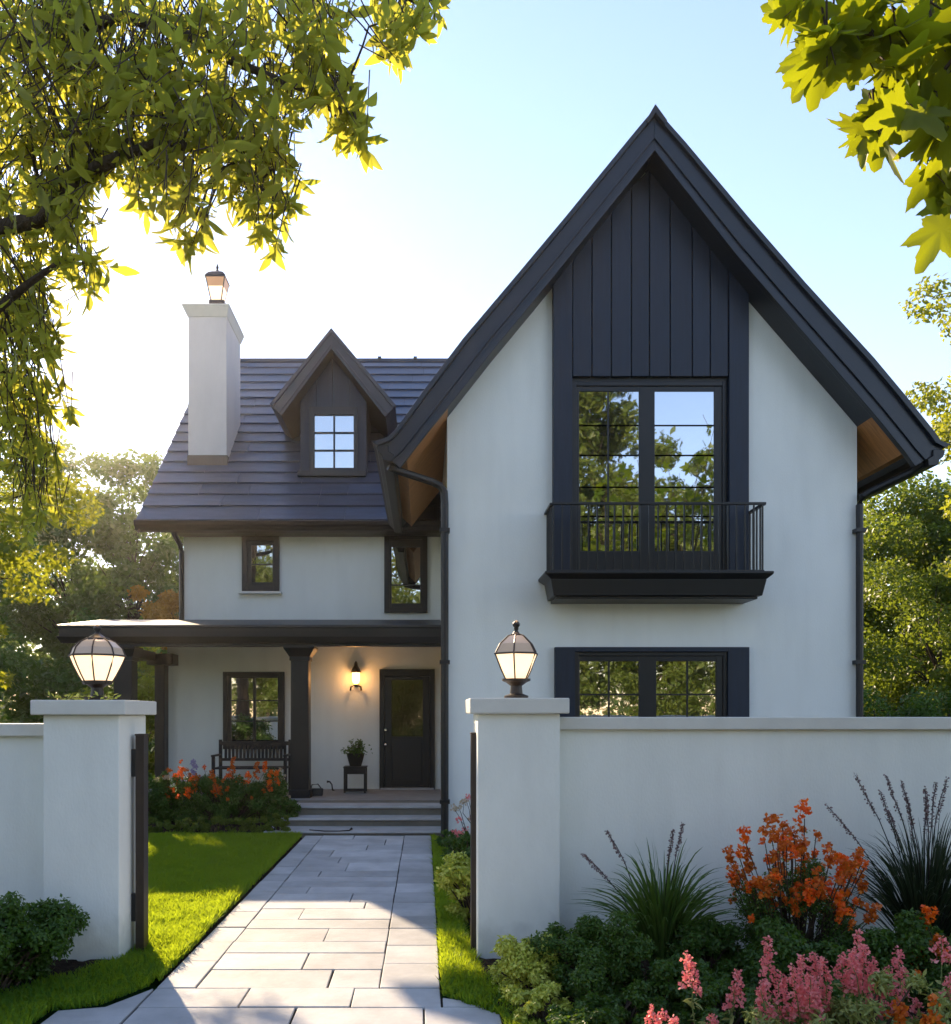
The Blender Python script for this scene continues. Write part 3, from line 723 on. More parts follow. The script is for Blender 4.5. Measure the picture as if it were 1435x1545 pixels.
m.box(fx0, gx0, DD - .06, DD - .002, fz0, fz1); m.box(gx1, fx1, DD - .06, DD - .002, fz0, fz1); m.box(gx0, gx1, DD - .06, DD - .002, gz1, fz1); m.box(gx0, gx1, DD - .06, DD - .002, fz0, gz0)
m.box(X_(450), X_(552), DD - .10, DD - .003, fz0 - .10, fz0 - .003)
xm = (gx0 + gx1) / 2; m.box(xm - .016, xm + .016, DD - .045, DD - .015, gz0, gz1)
for k in (1, 2): z = gz0 + (gz1 - gz0) * k / 3; m.box(gx0, gx1, DD - .043, DD - .016, z - .014, z + .014)
m.build('window_frame', M['dark'], dm, bevel=.003)
MB().box(gx0 - .002, gx1 + .002, DD - .014, DD - .004, gz0 - .002, gz1 + .002).build('pane', M['pane'], dm)

# chimney
cy0 = 16.8; cx0, cx1 = wx(284, cy0), wx(342, cy0); cy1 = 18.05; czt = wz(476, cy0)
M['chim'] = mat('chimney_render', (0.66, 0.62, 0.60), 0.85, 0.25, noise=0.07, nscale=1.5, bump=.3, bscale=60, bdist=.005, stretch=(1, 1, .4))
m = MB().box(cx0, cx1, cy0, cy1, 5.9, czt); ch = m.build('chimney', M['chim'], house, bevel=.01)
m = MB(); m.taper((cx0 - .01, cx1 + .01, cy0 - .01, cy1 + .01), czt - .03, (cx0 - .10, cx1 + .06, cy0 - .07, cy1 + .10), czt + .16); m.box(cx0 - .11, cx1 + .065, cy0 - .075, cy1 + .11, czt + .16, czt + .20)
m.build('chimney_cap', M['cap'], ch, bevel=.008)
MB().box(cx0 - .015, cx1 + .015, cy0 - .015, cy0 + .3, 6.30, wz(687, cy0)).build('flashing', M['flash'], ch)

# porch
PF = 14.1; px0 = wx(88, PF); zf0, zf1 = wz(975, PF), wz(946, PF)
m = MB(); m.prism_x([(PF - .06, zf1 - .005), (PF - .06, zf1 + .03), (BW, PORZ), (BW, PORZ - .10), (PF + .1, zf1 - .06)], px0 + .0, XL - .004)
m.prism_x([(BW, PORZ - .10), (BW, PORZ), (BW + 1.2, PORZ - .12), (BW + 1.2, PORZ - .22)], px0, WLX - .0)
M['proof'] = mat('porch_roofing', (0.045, 0.045, 0.05), 0.45, 0.5, noise=0.15, nscale=3, bump=.2, bscale=12)
pr = m.build('porch_roof', M['proof'], house)
m = MB(); m.box(px0 + .02, XL - .003, PF - .03, PF + .03, zf0 + .11, zf1 - .002); m.box(px0 + .32, XL - .003, PF + .02, PF + .16, zf0, zf0 + .13)
m.taper((px0 + .05, XL - .003, PF - .03, PF + .02), zf0 + .05, (px0 - .01, XL - .003, PF - .07, PF + .02), zf0 + .16)
m.box(px0 + .02, px0 + .08, PF + .03, BW + 1.15, zf0 + .11, zf1 - .01)
m.build('porch_fascia', M['dark'], pr, bevel=.006)
M['ceil'] = mat('porch_ceiling', (0.30, 0.27, 0.20), 0.7, 0.3, noise=0.06)
MB().box(px0 + .1, XL - .003, PF + .17, BW - .03, zf0 + .13, zf0 + .16).build('porch_ceiling', M['ceil'], pr)
def column(cx, cyy, wd, z0, z1, cap_w):
    m = MB(); h = wd / 2
    m.taper((cx - h * 1.04, cx + h * 1.04, cyy - h, cyy + h), z0, (cx - h, cx + h, cyy - h, cyy + h), z1 - .23)
    m.box(cx - h - .02, cx + h + .02, cyy - h - .02, cyy + h + .02, z1 - .23, z1 - .17)
    m.taper((cx - h - .02, cx + h + .02, cyy - h - .02, cyy + h + .02), z1 - .17, (cx - cap_w, cx + cap_w, cyy - cap_w, cyy + cap_w), z1 - .03)
    m.box(cx - cap_w, cx + cap_w, cyy - cap_w, cyy + cap_w, z1 - .03, z1)
    m.box(cx - h - .03, cx + h + .03, cyy - h - .03, cyy + h + .03, z0, z0 + .14)
    m.build('porch_column', M['dark'], house, bevel=.006)
DZ = .27
column(wx(454, 14.3), 14.3, .29, DZ, zf0, .255)
column(wx(190, 14.3), 14.3, .29, DZ, zf0 - .0, .22)
m = MB(); X2 = wx(244, 15.75); m.box(X2 - .09, X2 + .09, 15.62, 15.87, -.05, zf0 - .02); m.box(X2 - .2, X2 + .27, 15.5, 15.88, zf0 - .22, zf0 - .02)
m.box(wx(190, 14.3) - .12, wx(190, 14.3) + .12, 14.47, 15.5, zf0 - .16, zf0 - .0)
m.build('corner_post', M['dark'], house, bevel=.006)
# deck and steps
M['riser_shade'] = mat('riser_stone_shaded', (0.20, 0.185, 0.155), 0.8, 0.3, noise=.15, nscale=4, bump=.2, bscale=40)  # darker, warmer copy of the deck stone: riser shade put into the colour
m = MB(); m.box(-5.4, XL - .003, 13.8, BW - .021, -.05, DZ); m.box(-2.0, XL - .003, 12.8, 13.8, -.05, DZ)
dk = m.build('porch_deck', M['riser_shade'], house, bevel=.01)
MB().box(-2.03, XL - .003, 12.75, 13.25, DZ - .010, DZ + .022).build('nosing', M['slab'], dk, bevel=.006)
MB().box(-5.4, XL - .003, 13.82, BW - .022, DZ + .001, DZ + .006).build('paving', M['deck'], dk)
m = MB(); m.box(-2.03, XL - .003, 12.40, 12.795, -.05, .128); m.box(-2.18, XL - .003, 11.80, 12.355, -.05, .022)
st = m.build('steps', M['riser_shade'], house)
MB().box(-2.06, XL - .003, 12.35, 12.797, .130, .16).build('tread', M['slab'], st, bevel=.006)
MB().box(-2.2, XL - .003, 11.77, 12.398, .024, .045).build('tread', M['slab'], st, bevel=.006)

# windows and door of the wing
BX = lambda a: wx(a, BW); BZ_ = lambda a: wz(a, BW)
window(BX(366), BX(422), BZ_(893), BZ_(808), BW, .10, [(BX(380), BX(412), BZ_(879), BZ_(823))], hb=[(BZ_(852), BX(380), BX(412))], sill=.05, label='small upper window with a pale sill')
window(BX(580), BX(645), BZ_(925), BZ_(807), BW, .10, [(BX(591), BX(634), BZ_(911), BZ_(826))], hb=[(BZ_(883), BX(591), BX(634))], label='tall narrow upper window beside the gable block')
window(BX(338), BX(430), BZ_(1130), BZ_(1014), BW - .02, .08, [(BX(350), BX(383), BZ_(1122), BZ_(1023)), (BX(387), BX(420), BZ_(1122), BZ_(1023))],
       hb=[(BZ_(q), BX(a_), BX(b_)) for q in (1057, 1088) for a_, b_ in ((350, 383), (387, 420))], label='ground floor window behind the bench')
dx0, dx1, dz1 = BX(573), BX(656), BZ_(1010); yD = BW - .02
m = MB(); m.box(dx0, dx0 + .09, yD - .08, yD - .003, DZ, dz1); m.box(dx1 - .09, dx1, yD - .08, yD - .003, DZ, dz1); m.box(dx0 + .09, dx1 - .09, yD - .08, yD - .003, dz1 - .13, dz1)
m.build('door_frame', M['dark'], house, bevel=.004)
m = MB(); ex0, ex1 = dx0 + .093, dx1 - .093; gx0, gx1, gz0, gz1 = BX(591), BX(638), BZ_(1111), BZ_(1026)
m.box(ex0, gx0, yD - .05, yD - .004, DZ + .04, dz1 - .133); m.box(gx1, ex1, yD - .05, yD - .004, DZ + .04, dz1 - .133); m.box(gx0, gx1, yD - .05, yD - .004, gz1, dz1 - .133); m.box(gx0, gx1, yD - .05, yD - .004, DZ + .04, gz0)
m.box(gx0 + .02, gx1 - .02, yD - .058, yD - .05, DZ + .16, gz0 - .06)
dr = m.build('door', M['dark'], house, bevel=.004)
MB().box(gx0 - .002, gx1 + .002, yD - .02, yD - .008, gz0 - .002, gz1 + .002).build('pane', M['pane_door'], dr)
MB().tube([(BX(582), yD - .05, BZ_(1101)), (BX(582), yD - .085, BZ_(1101))], [.022, .022], 12).build('lock', M['brass'], dr)
m = MB(); m.tube([(BX(582), yD - .05, BZ_(1123)), (BX(582), yD - .085, BZ_(1123))], [.022, .022], 12)
m.tube([(BX(582), yD - .085, BZ_(1123)), (BX(582), yD - .11, BZ_(1123)), (BX(582), yD - .125, BZ_(1123))], [.018, .03, .02], 12)
m.build('handle', M['brass'], dr, smooth=True)
MB().box(dx0 + .02, dx1 - .02, yD - .16, yD - .004, DZ + .002, DZ + .035).build('threshold', M['slab'], house, bevel=.004)

# ------------------------------------------------------------------ garden walls, piers, gate posts
def garden_wall(label, x0, x1, y0, y1, z, capz, ov=.05, ends=(0, 0)):
    t = thing('garden_wall', label, 'wall', ((x0 + x1) / 2, y0, 0))
    MB().box(x0, x1, y0, y1, -.1, z - capz).build('wall', M['stucco2'], t)
    MB().box(x0 + ends[0], x1 + ends[1], y0 - ov, y1 + ov, z - capz, z).build('coping', M['cap'], t, bevel=.006)
PR0, PR1, PD = wx(721, 5.75), wx(845, 5.75), 5.75
PL0, PL1, PDL = wx(65, 5.72), wx(180, 5.72), 5.72
garden_wall('long white garden wall to the right of the gate, behind the flower bed', PR1 + .001, 9.5, 5.93, 6.18, wz(1082, 5.88), .085)
garden_wall('short white garden wall to the left of the gate, behind a dark bush', -9.5, PL0 - .001, 5.93, 6.18, wz(1092, 5.88), .085)
def pier(label, x0, x1, y0, dep, zt, capt, ov):
    t = thing('gate_pier', label, 'pier', ((x0 + x1) / 2, y0 + dep / 2, 0))
    MB().box(x0, x1, y0, y0 + dep, -.1, zt - capt).build('shaft', M['stucco2'], t, bevel=.008)
    m = MB(); m.box(x0 - ov, x1 + ov, y0 - ov, y0 + dep + ov, zt - capt + .002, zt)
    m.build('cap', M['cap'], t, bevel=.008)
ztL, ztR = wz(1056, 5.66), wz(1053, 5.69)
pier('square white gate pier left of the path, with a round lantern on top', PL0, PL1, PDL, .55, ztL, .10, .06)
pier('square white gate pier right of the path, next to the variegated shrub', PR0, PR1, PD, .55, ztR, .105, .055)
def gate_post(label, x0, x1, yy, top, hx):
    t = thing('gate_post', label, 'gate post', ((x0 + x1) / 2, yy, 0))
    m = MB().box(x0, x1, yy, yy + .10, -.05, top); m.box(x0 - .004, x1 + .004, yy - .004, yy + .104, top, top + .012)
    m.build('post', M['bronze'], t, bevel=.004)
    for z in (.22, 1.22): MB().box(min(hx, x0 if hx < x0 else x1), max(hx, x0 if hx < x0 else x1), yy + .02, yy + .07, z, z + .19).build('hinge_plate', M['metal'], t, bevel=.004)
gate_post('narrow bronze gate post fixed to the left pier', wx(204, 5.93), wx(217, 5.93), 5.93, wz(1110, 5.93), PL1 - .001)
gate_post('narrow bronze gate post fixed to the right pier', wx(711, 5.93), wx(720, 5.93) - .004, 5.93, wz(1108, 5.93), PR0 + .001)

# ------------------------------------------------------------------ lanterns
def pier_lantern(label, c, s, sides, prof_low, prof_up, rot):
    t = thing('pier_lantern', label, 'lantern', c)
    sc_ = lambda P: [(a * s, b * s) for a, b in P]
    MB().lathe(c, sc_([(.085, 0), (.085, .02), (.045, .035), (.04, .09), (.075, .115), (.10, .125), (.10, .14)]), 20).build('base', M['bronze'], t, smooth=False)
    MB().lathe(c, sc_(prof_low), sides, rot, closed=False).build('glass', M['lampglass'], t)
    MB().lathe(c, sc_(prof_up), sides, rot, closed=False).build('dome_glass', M['lampfrost'], t)
    m = MB(); P = sc_(prof_low) + sc_(prof_up[1:])
    for k in range(sides):
        a = rot + 2 * math.pi * k / sides
        m.tube([(c[0] + (r0 + .003) * math.cos(a), c[1] + (r0 + .003) * math.sin(a), c[2] + z0) for r0, z0 in P], .0055 * s, 6)
    for r0, z0 in (P[0], P[len(prof_low) - 1], P[-1]):
        ring = [(c[0] + (r0 + .004) * math.cos(rot + 2 * math.pi * k / sides), c[1] + (r0 + .004) * math.sin(rot + 2 * math.pi * k / sides), c[2] + z0) for k in range(sides + 1)]
        m.tube(ring, .007 * s, 6, cap=False)
    m.build('frame', M['bronze'], t)
    rt, ztp = P[-1]
    MB().lathe(c, [(rt + .030 * s, ztp - .020 * s), (rt * .75, ztp + .012 * s), (rt * .35, ztp + .032 * s), (.018 * s, ztp + .04 * s), (.014 * s, ztp + .05 * s), (.026 * s, ztp + .065 * s), (.026 * s, ztp + .08 * s), (.012 * s, ztp + .098 * s), (.001, ztp + .105 * s)], 16).build('finial', M['metal'], t, smooth=True)
    ld = bpy.data.lights.new('lamp_light', 'POINT'); ld.energy = 1.2; ld.color = (1, .62, .32); ld.shadow_soft_size = .08
    lo = bpy.data.objects.new('lamp_light', ld); link(lo, t); lo.location = (0, 0, .55 * s + .1)
yl = 5.95
pier_lantern('round glowing lantern with domed top on the left gate pier', (wx(147, yl), yl, ztL), .98, 8,
             [(.09, .12), (.125, .18), (.16, .25), (.187, .315)], [(.187, .315), (.165, .37), (.125, .41), (.075, .435)], R(10))
pier_lantern('pointed hexagonal glowing lantern with black finial on the right gate pier', (wx(779, yl), yl, ztR), .98, 6,
             [(.075, .13), (.11, .20), (.158, .315)], [(.158, .315), (.12, .385), (.06, .44), (.03, .45)], R(18))
# lantern on the chimney
c = (wx(328, 16.95), 16.95, czt + .20); t = thing('chimney_lantern', 'small square lantern standing on top of the white chimney', 'lantern', c)
MB().box(c[0] - .14, c[0] + .16, c[1] - .12, c[1] + .14, c[2], c[2] + .13).build('base', M['bronze'], t, bevel=.01)
def frust(m, c, r0, z0, r1, z1):
    r0, z0, r1, z1 = r0 * 1.05, z0, r1 * 1.05, z1
    m.taper((c[0] - r0, c[0] + r0, c[1] - r0, c[1] + r0), c[2] + z0, (c[0] + .0 - r1, c[0] + r1, c[1] - r1, c[1] + r1), c[2] + z1)
m = MB(); frust(m, c, .10, .13, .145, .38); m.build('glass', M['lampglass'], t)
m = MB(); frust(m, c, .146, .38, .185, .56); m.build('upper_glass', mat('amber_glass', (.35, .2, .12), .4, emit=(1, .5, .25), estr=.12), t)
m = MB()
for sx in (-1, 1):
    for sy in (-1, 1): m.tube([(c[0] + sx * .10, c[1] + sy * .10, c[2] + .13), (c[0] + sx * .185, c[1] + sy * .185, c[2] + .56)], .013, 6)
m.build('frame', M['metal'], t)
m = MB(); m.lathe((c[0], c[1], c[2] + .56), [(.29, -.02), (.27, .03), (.20, .10), (.10, .15), (.03, .17)], 4, R(45)); m.lathe((c[0], c[1], c[2] + .72), [(.04, 0), (.02, .06), (.03, .09), (.003, .17)], 8)
m.build('hood', M['metal'], t, bevel=.01)
# creeping sprig round the foot of the left lantern
r = np.random.default_rng(77); cc_ = (wx(140, 5.95), 5.93, ztL); t = thing('creeping_sprig', 'sprig of small yellow-green leaves round the foot of the left lantern', 'plant', cc_)
Q = [Vector((cc_[0] - .22 + .42 * k / 11, 5.86 + .05 * math.sin(k), ztL + .012 + .012 * abs(math.sin(k * 1.7)))) for k in range(12)]
MB().tube(Q, .003, 5).build('stem', M['bark'], t)
ps = np.array([tuple(Q[k % 12] + Vector(r.normal(size=3) * .012)) for k in range(60)]); ps[:, 2] = np.maximum(ps[:, 2], ztL + .008)
V, Fa = leaf_arrays(ps, r.normal(size=ps.shape) * .5 + np.array([0, -.4, .8]), .042, LEAF4, None, r); V[:, 2] = np.maximum(V[:, 2], ztL + .002); np_mesh('leaves', V, Fa, M['leafV'], t)
# sconce by the door
c = (BX(538), yD - .12, BZ_(1022)); t = thing('wall_lantern', 'lit amber wall lantern to the left of the front door', 'lantern', (c[0], yD, c[2]))
MB().lathe((c[0], c[1], c[2] - .13), [(.03, 0), (.06, .03), (.072, .10), (.068, .19), (.075, .21)], 14).build('shade', M['bulb'], t, smooth=True)
m = MB(); m.lathe((c[0], c[1], c[2] + .08), [(.095, 0), (.07, .07), (.035, .13), (.03, .17), (.01, .21)], 14); m.box(c[0] - .03, c[0] + .03, c[1] + .03, yD - .001, c[2] + .05, c[2] + .12)
m.tube([(c[0] - .10, c[1], c[2] - .25), (c[0] - .09, c[1], c[2] - .18), (c[0], c[1], c[2] - .14), (c[0] + .09, c[1], c[2] - .18), (c[0] + .10, c[1], c[2] - .25)], .018, 8)
m.box(c[0] - .035, c[0] + .035, yD - .02, yD - .001, c[2] - .18, c[2] + .16); m.tube([(c[0], c[1], c[2] - .14), (c[0], yD - .02, c[2] - .10)], .012, 6)
m.build('bracket', M['metal'], t)
ld = bpy.data.lights.new('lamp_light', 'POINT'); ld.energy = 2.4; ld.color = (1, .5, .18); ld.shadow_soft_size = .05
lo = bpy.data.objects.new('lamp_light', ld); link(lo, t); lo.location = (0, -.26, -.02)

# ------------------------------------------------------------------ porch furniture
by = 15.2; c0, c1 = wx(326, by), wx(437, by)
t = thing('porch_bench', 'dark slatted wooden bench under the porch window', 'bench', ((c0 + c1) / 2, by, DZ))
M['wood'] = mat('dark_wood', (0.022, 0.018, 0.018), 0.5, 0.4, noise=.3, nscale=6, stretch=(1, 1, 5))
m = MB(); zs = DZ + .43
for k in range(5): m.box(c0 + .03, c1 - .03, by - .30 + k * .105, by - .21 + k * .105, zs, zs + .03)
m.build('seat', M['wood'], t, bevel=.004)
m = MB(); m.box(c0 + .05, c1 - .05, by + .20, by + .245, zs + .40, zs + .47); m.box(c0 + .05, c1 - .05, by + .20, by + .245, zs + .12, zs + .17)
for k in range(17): x = c0 + .10 + (c1 - c0 - .24) * k / 16; m.box(x, x + .045, by + .21, by + .235, zs + .17, zs + .40)
m.build('backrest', M['wood'], t, bevel=.003)
for x in (c0, c1 - .055):
    MB().box(x, x + .055, by + .20, by + .25, DZ, zs + .50).build('leg', M['wood'], t, bevel=.004)
    MB().box(x, x + .055, by - .33, by - .28, DZ, zs + .22).build('leg', M['wood'], t, bevel=.004)
    MB().box(x - .005, x + .06, by - .35, by + .2, zs + .22, zs + .25).build('armrest', M['wood'], t, bevel=.004)
ty = 15.25; t0, t1 = wx(520, ty), wx(553, ty); zt_ = wz(1156, ty)
t = thing('side_table', 'small black square side table on the porch', 'table', ((t0 + t1) / 2, ty, DZ))
MB().box(t0 - .01, t1 + .01, ty - .19, ty + .19, zt_ - .02, zt_).build('table_top', M['wood'], t, bevel=.003)
MB().box(t0 + .01, t1 - .01, ty - .17, ty + .17, zt_ - .13, zt_ - .021).build('apron', M['wood'], t)
for x in (t0, t1 - .035):
    for yy in (ty - .18, ty + .145): MB().box(x, x + .035, yy, yy + .035, DZ, zt_ - .021).build('leg', M['wood'], t)
for q in (-.175, .15): MB().box(t0 + .035, t1 - .035, ty + q, ty + q + .025, DZ + .03, DZ + .055).build('stretcher', M['wood'], t)
c = ((t0 + t1) / 2, ty, zt_); t = thing('potted_plant', 'leafy plant in a dark pot on the side table', 'potted plant', c)
MB().lathe(c, [(.10, 0), (.13, .10), (.155, .20), (.165, .23), (.14, .23), (.13, .19)], 20).build('pot', M['pot'], t, smooth=False)
r = np.random.default_rng(3); pos = np.array(c) + np.array([0, 0, .26]) + r.normal(size=(420, 3)) * np.array([.085, .085, .05]); pos[:, 2] = np.maximum(pos[:, 2], c[2] + .19)
tw = MB(); ex = []
for k in range(9):
    a = r.random() * 6.28; e = np.array(c) + np.array([math.cos(a) * (.04 + .12 * r.random()), math.sin(a) * .08, .33 + .14 * r.random()])
    tw.tube([(c[0], c[1], c[2] + .2), tuple(e)], .004, 5); ex.append(e + r.normal(size=(14, 3)) * .022)
pos = np.concatenate([pos] + ex); V, Fa = leaf_arrays(pos, r.normal(size=pos.shape) + np.array([0, -.2, .5]), .05, LEAF4, None, r)
np_mesh('foliage', V, Fa, M['leafD'], t); tw.build('stems', M['bark'], t)
# black bag beside the column
c = (wx(478, 14.6), 14.6, DZ); t = thing('handbag', 'small black bag with a loop handle beside the porch column', 'bag', c)
m = MB(); m.taper((c[0] - .15, c[0] + .10, c[1] - .07, c[1] + .07), DZ, (c[0] - .12, c[0] + .11, c[1] - .05, c[1] + .05), DZ + .13); m.build('body', M['leather'], t, bevel=.02, seg=3)
MB().tube([(c[0] - .10, c[1], DZ + .12), (c[0] - .08, c[1], DZ + .19), (c[0] + .02, c[1], DZ + .20), (c[0] + .08, c[1], DZ + .12)], .010, 6).build('handle', M['leather'], t)
c = (wx(500, 15.5), 15.5, DZ)
o = MB().tube([(c[0] + .05, 15.5, DZ), (c[0] + .02, 15.5, DZ + .03), (c[0] + .01, 15.5, DZ + .12), (c[0] - .03, 15.5, DZ + .17), (c[0] - .08, 15.5, DZ + .17)], [.02, .014, .012, .014, .024], 8).build('garden_tap', M['metal'], smooth=True)
tag(o, 'small curved dark tap standing against the porch wall between the bag and the side table', 'tap')
o = MB().tube([p(467, 1259, 11.92), p(490, 1261, 11.75), p(512, 1261, 11.8), p(527, 1260, 11.85), p(531, 1257, 11.88)], [.006, .008, .007, .009, .02], 6)
o.v = [(x, y, max(z, .0) + .004 if False else z) for x, y, z in o.v]
o = o.build('fallen_twig', M['twig']); tag(o, 'thin dark twig lying across the path at the foot of the steps', 'twig')
zmin = min(v.co.z for v in o.data.vertices); o.location.z += .046 - zmin

# ------------------------------------------------------------------ planting
# lawns
LE = -1.67
grass_area('edge_grass', 'longer uncut grass along the lawn side of the path', [[(-1.74, 5.5), (-1.645, 5.5), (-1.645, 8.0), (-1.655, 11.6), (-1.74, 11.7)], [(-1.72, 5.45), (-1.63, 5.3), (-1.63, 6.4), (-1.70, 7)]], 5200, .075, 25, M['grass'])
grass_area('lawn_grass', 'mown lawn inside the garden wall, left of the path, half in sun', [[(-5.2, 6.2), (LE, 6.2), (LE - .0, 11.3), (LE - .08, 11.72), (-5.2, 11.72)], [(PL1 + .0, 5.55), (LE + .02, 5.4), (LE, 6.2), (PL1, 6.2)]], 10000, .058, 21, M['grass'])
grass_area('front_grass', 'shaded grass verge in front of the left gate pier', [[(-3.9, 3.4), (-2.08, 3.4), (-2.08, 4.78), (-1.84, 4.88), (-1.66, 5.24), (-1.68, 5.42), (PL1, 5.58), (PL1, 5.72), (-2.05, 5.70), (-2.45, 5.1), (-3.9, 4.9)]], 12000, .05, 22, M['grass'])
grass_area('path_edge_grass', 'sunlit tufted grass strip along the right side of the path', [[(.11, 5.05), (.42, 4.72), (.46, 4.3), (.62, 4.3), (.5, 4.9), (.38, 5.4), (.34, 5.8), (.30, 6.6), (.28, 11.1), (.11, 11.6)], [(.43, 2.5), (.43, 4.7), (.62, 4.4), (.8, 2.5)]], 14000, .06, 23, M['grass'])

# left bush by the wall
make_bush('boxwood_bush', 'rounded dark green bush in front of the left garden wall', (-2.62, 5.15, 0), .52, .44, .62, .030, 30000, M['leafD'], 31, k=90)
# right front bed
make_bush('variegated_shrub', 'low yellow-green variegated shrub at the foot of the right gate pier', (.62, 5.05, 0), .26, .25, .40, .026, 13000, M['leafV'], 32, k=60)
make_bush('boxwood_bush', 'clipped dark green bush between the variegated shrub and the green grass tuft', (.98, 4.98, 0), .36, .33, .50, .023, 36000, M['leafD'], 33, k=100)
make_bush('boxwood_bush', 'low dark green bush under the green grass tuft', (1.42, 4.72, 0), .26, .26, .34, .026, 16000, M['leafD'], 34, k=70)
make_bush('boxwood_bush', 'dark green bush between the green grass tuft and the orange flowers', (1.72, 5.25, 0), .28, .28, .42, .028, 18000, M['leafD'], 35, k=70)
make_bush('boxwood_bush', 'dark green bush below the orange flowering shrub', (2.12, 4.85, 0), .34, .30, .46, .028, 20000, M['leafD'], 36, k=70)
make_bush('boxwood_bush', 'dark green bush at the right edge below the dark grass tuft', (2.78, 4.95, 0), .40, .34, .50, .03, 22000, M['leafD'], 37, k=70)
make_bush('boxwood_bush', 'broad dark green bush behind the pink flowers at the far right', (3.4, 5.0, 0), .4, .34, .46, .03, 14000, M['leafD'], 38, k=60)

make_bush('boxwood_bush', 'low dark bush at the front of the bed below the clipped bush', (1.02, 4.42, 0), .28, .24, .24, .024, 12000, M['leafD'], 44, k=60)
make_bush('boxwood_bush', 'low dark bush behind the leaning pale pink spike', (1.55, 4.36, 0), .30, .24, .28, .024, 13000, M['leafD'], 45, k=60)
make_bush('boxwood_bush', 'low dark bush behind the dense pink cluster', (2.15, 4.36, 0), .34, .24, .34, .026, 13000, M['leafD'], 46, k=60)
make_bush('variegated_shrub', 'small pale green plant at the front corner of the bed beside the pavement', (.62, 4.55, 0), .20, .20, .22, .024, 6000, M['leafV'], 47, k=40)
make_bush('boxwood_bush', 'small dark bush in front of the clipped bush near the pavement corner', (.80, 4.25, 0), .22, .2, .22, .024, 9000, M['leafD'], 48, k=50)
def tuft(name, label, c, nb, hgt, spread, wd, material, seed, spikes=8, sh=1.15, stiff=.5):
    r = np.random.default_rng(seed); root = thing(name, label, 'ornamental grass', c); parts = []
    for k in range(nb):
        a = r.random() * 2 * math.pi; rad = spread * (0.15 + .85 * r.random() ** .8); h = hgt * (1 - .45 * (rad / spread) ** 1.6) * (.75 + .35 * r.random())
        b = Vector((c[0] + math.cos(a) * .05 * r.random(), c[1] + math.sin(a) * .05 * r.random(), c[2]))
        tip = Vector((c[0] + math.cos(a) * rad, c[1] + math.sin(a) * rad * .7, c[2] + h))
        parts.append(blade(b, tip, (-math.cos(a) * rad * .22 * stiff, -math.sin(a) * rad * .15, h * (.10 + .22 * rad / spread)), wd * (.7 + .6 * r.random()), 7, r))
    V, Fa = join_arrays(parts); np_mesh('blades', V, Fa, material, root)
    m = MB()
    for k in range(spikes):
        fl = []
        a = r.random() * 2 * math.pi; rad = spread * (.1 + .75 * r.random()); h = hgt * sh * (.8 + .25 * r.random())
        P = curve(c, (c[0] + math.cos(a) * rad, c[1] + math.sin(a) * rad * .6, c[2] + h), (-math.cos(a) * .05, 0, .05), 8, r, .004)
        m.tube(P, [.0035] * 6 + [.003, .0025, .002], 5)
        for i in range(26):
            q = P[5].lerp(P[8], i / 26.0) if i > 12 else P[6].lerp(P[8], i / 12.0)
            fl.append(floret_ball(tuple(q), .008, 5, .013, r))
        V, Fa = join_arrays(fl); np_mesh('flower_head', V, Fa, M['seed'], root)
    m.build('flower_stalks', M['twig'], root)
    return root
tuft('grass_tuft', 'arching green ornamental grass with a few seed spikes against the white wall', (1.47, 5.32, 0), 210, .86, .62, .0105, M['blade'], 41, 4, 1.15)
tuft('grass_tuft', 'spiky dark ornamental grass with purplish flower stalks at the right edge', (3.16, 5.42, 0), 420, 1.02, .74, .006, M['blade2'], 42, 14, 1.2, .2)

def orange_shrub(name, label, c, rx, h, nf, seed, group=None, colors=('orange', 'rust'), leafm='leafD', size=.03, cat='flowering shrub'):
    r = np.random.default_rng(seed)
    root, C, rad = make_bush(name, label, c, rx, rx * (.7 if rx < .6 else .45), h * .80, size * .62, int(20000 * rx / .4), M[leafm], seed, cat, group, k=70, rr=(.16, .32))
    m = MB(); buckets = {k: [] for k in colors}; sm = []
    for k in range(nf):
        a = r.random() * 2 * math.pi; rr0 = rx * r.random() ** .5
        e = Vector((c[0] + math.cos(a) * rr0, c[1] + math.sin(a) * rr0 * (.7 if rx < .6 else .4) - .03, c[2] + h * (.42 + .58 * r.random() ** 1.4 * (1 - .3 * rr0 / rx))))
        P = curve((c[0] + math.cos(a) * rr0 * .3, c[1], c[2] + .05), e, (0, 0, .02), 5, r, .006); m.tube(P, [.003] * 6, 5)
        key = colors[int(r.random() * len(colors)) % len(colors)]
        big = r.random() < .35
        bl = []
        for q in range(6 if big else 3):
            o_ = Vector(r.normal(size=3) * (.016 if big else .010) * (size / .03) ** .5) + Vector((0, 0, (q - 1) * (.020 if big else .012) * size / .03)); bl.append(floret_ball(tuple(e + o_), .018 if big else .012, 16, size * (.85 if big else .62), r))
        V, Fa = join_arrays(bl); np_mesh('bloom', V, Fa, M[key], root)
        for q in range(5):
            pt = P[3].lerp(P[5], r.random()); sm.append((np.array(pt) + r.normal(size=3) * .012))
    m.build('flower_stems', M['bark'], root)
    V, Fa = leaf_arrays(np.array(sm), r.normal(size=(len(sm), 3)), size * .6, LEAF4, None, r); np_mesh('stem_leaves', V, Fa, M['sage'], root)
    return root
orange_shrub('orange_flower_shrub', 'tall shrub covered in orange flowers against the right garden wall', (2.28, 5.25, 0), .44, 1.06, 99, 51)
orange_shrub('orange_flower_shrub', 'few orange blooms low in front of the dark grass tuft', (2.95, 4.7, 0), .30, .60, 14, 52)

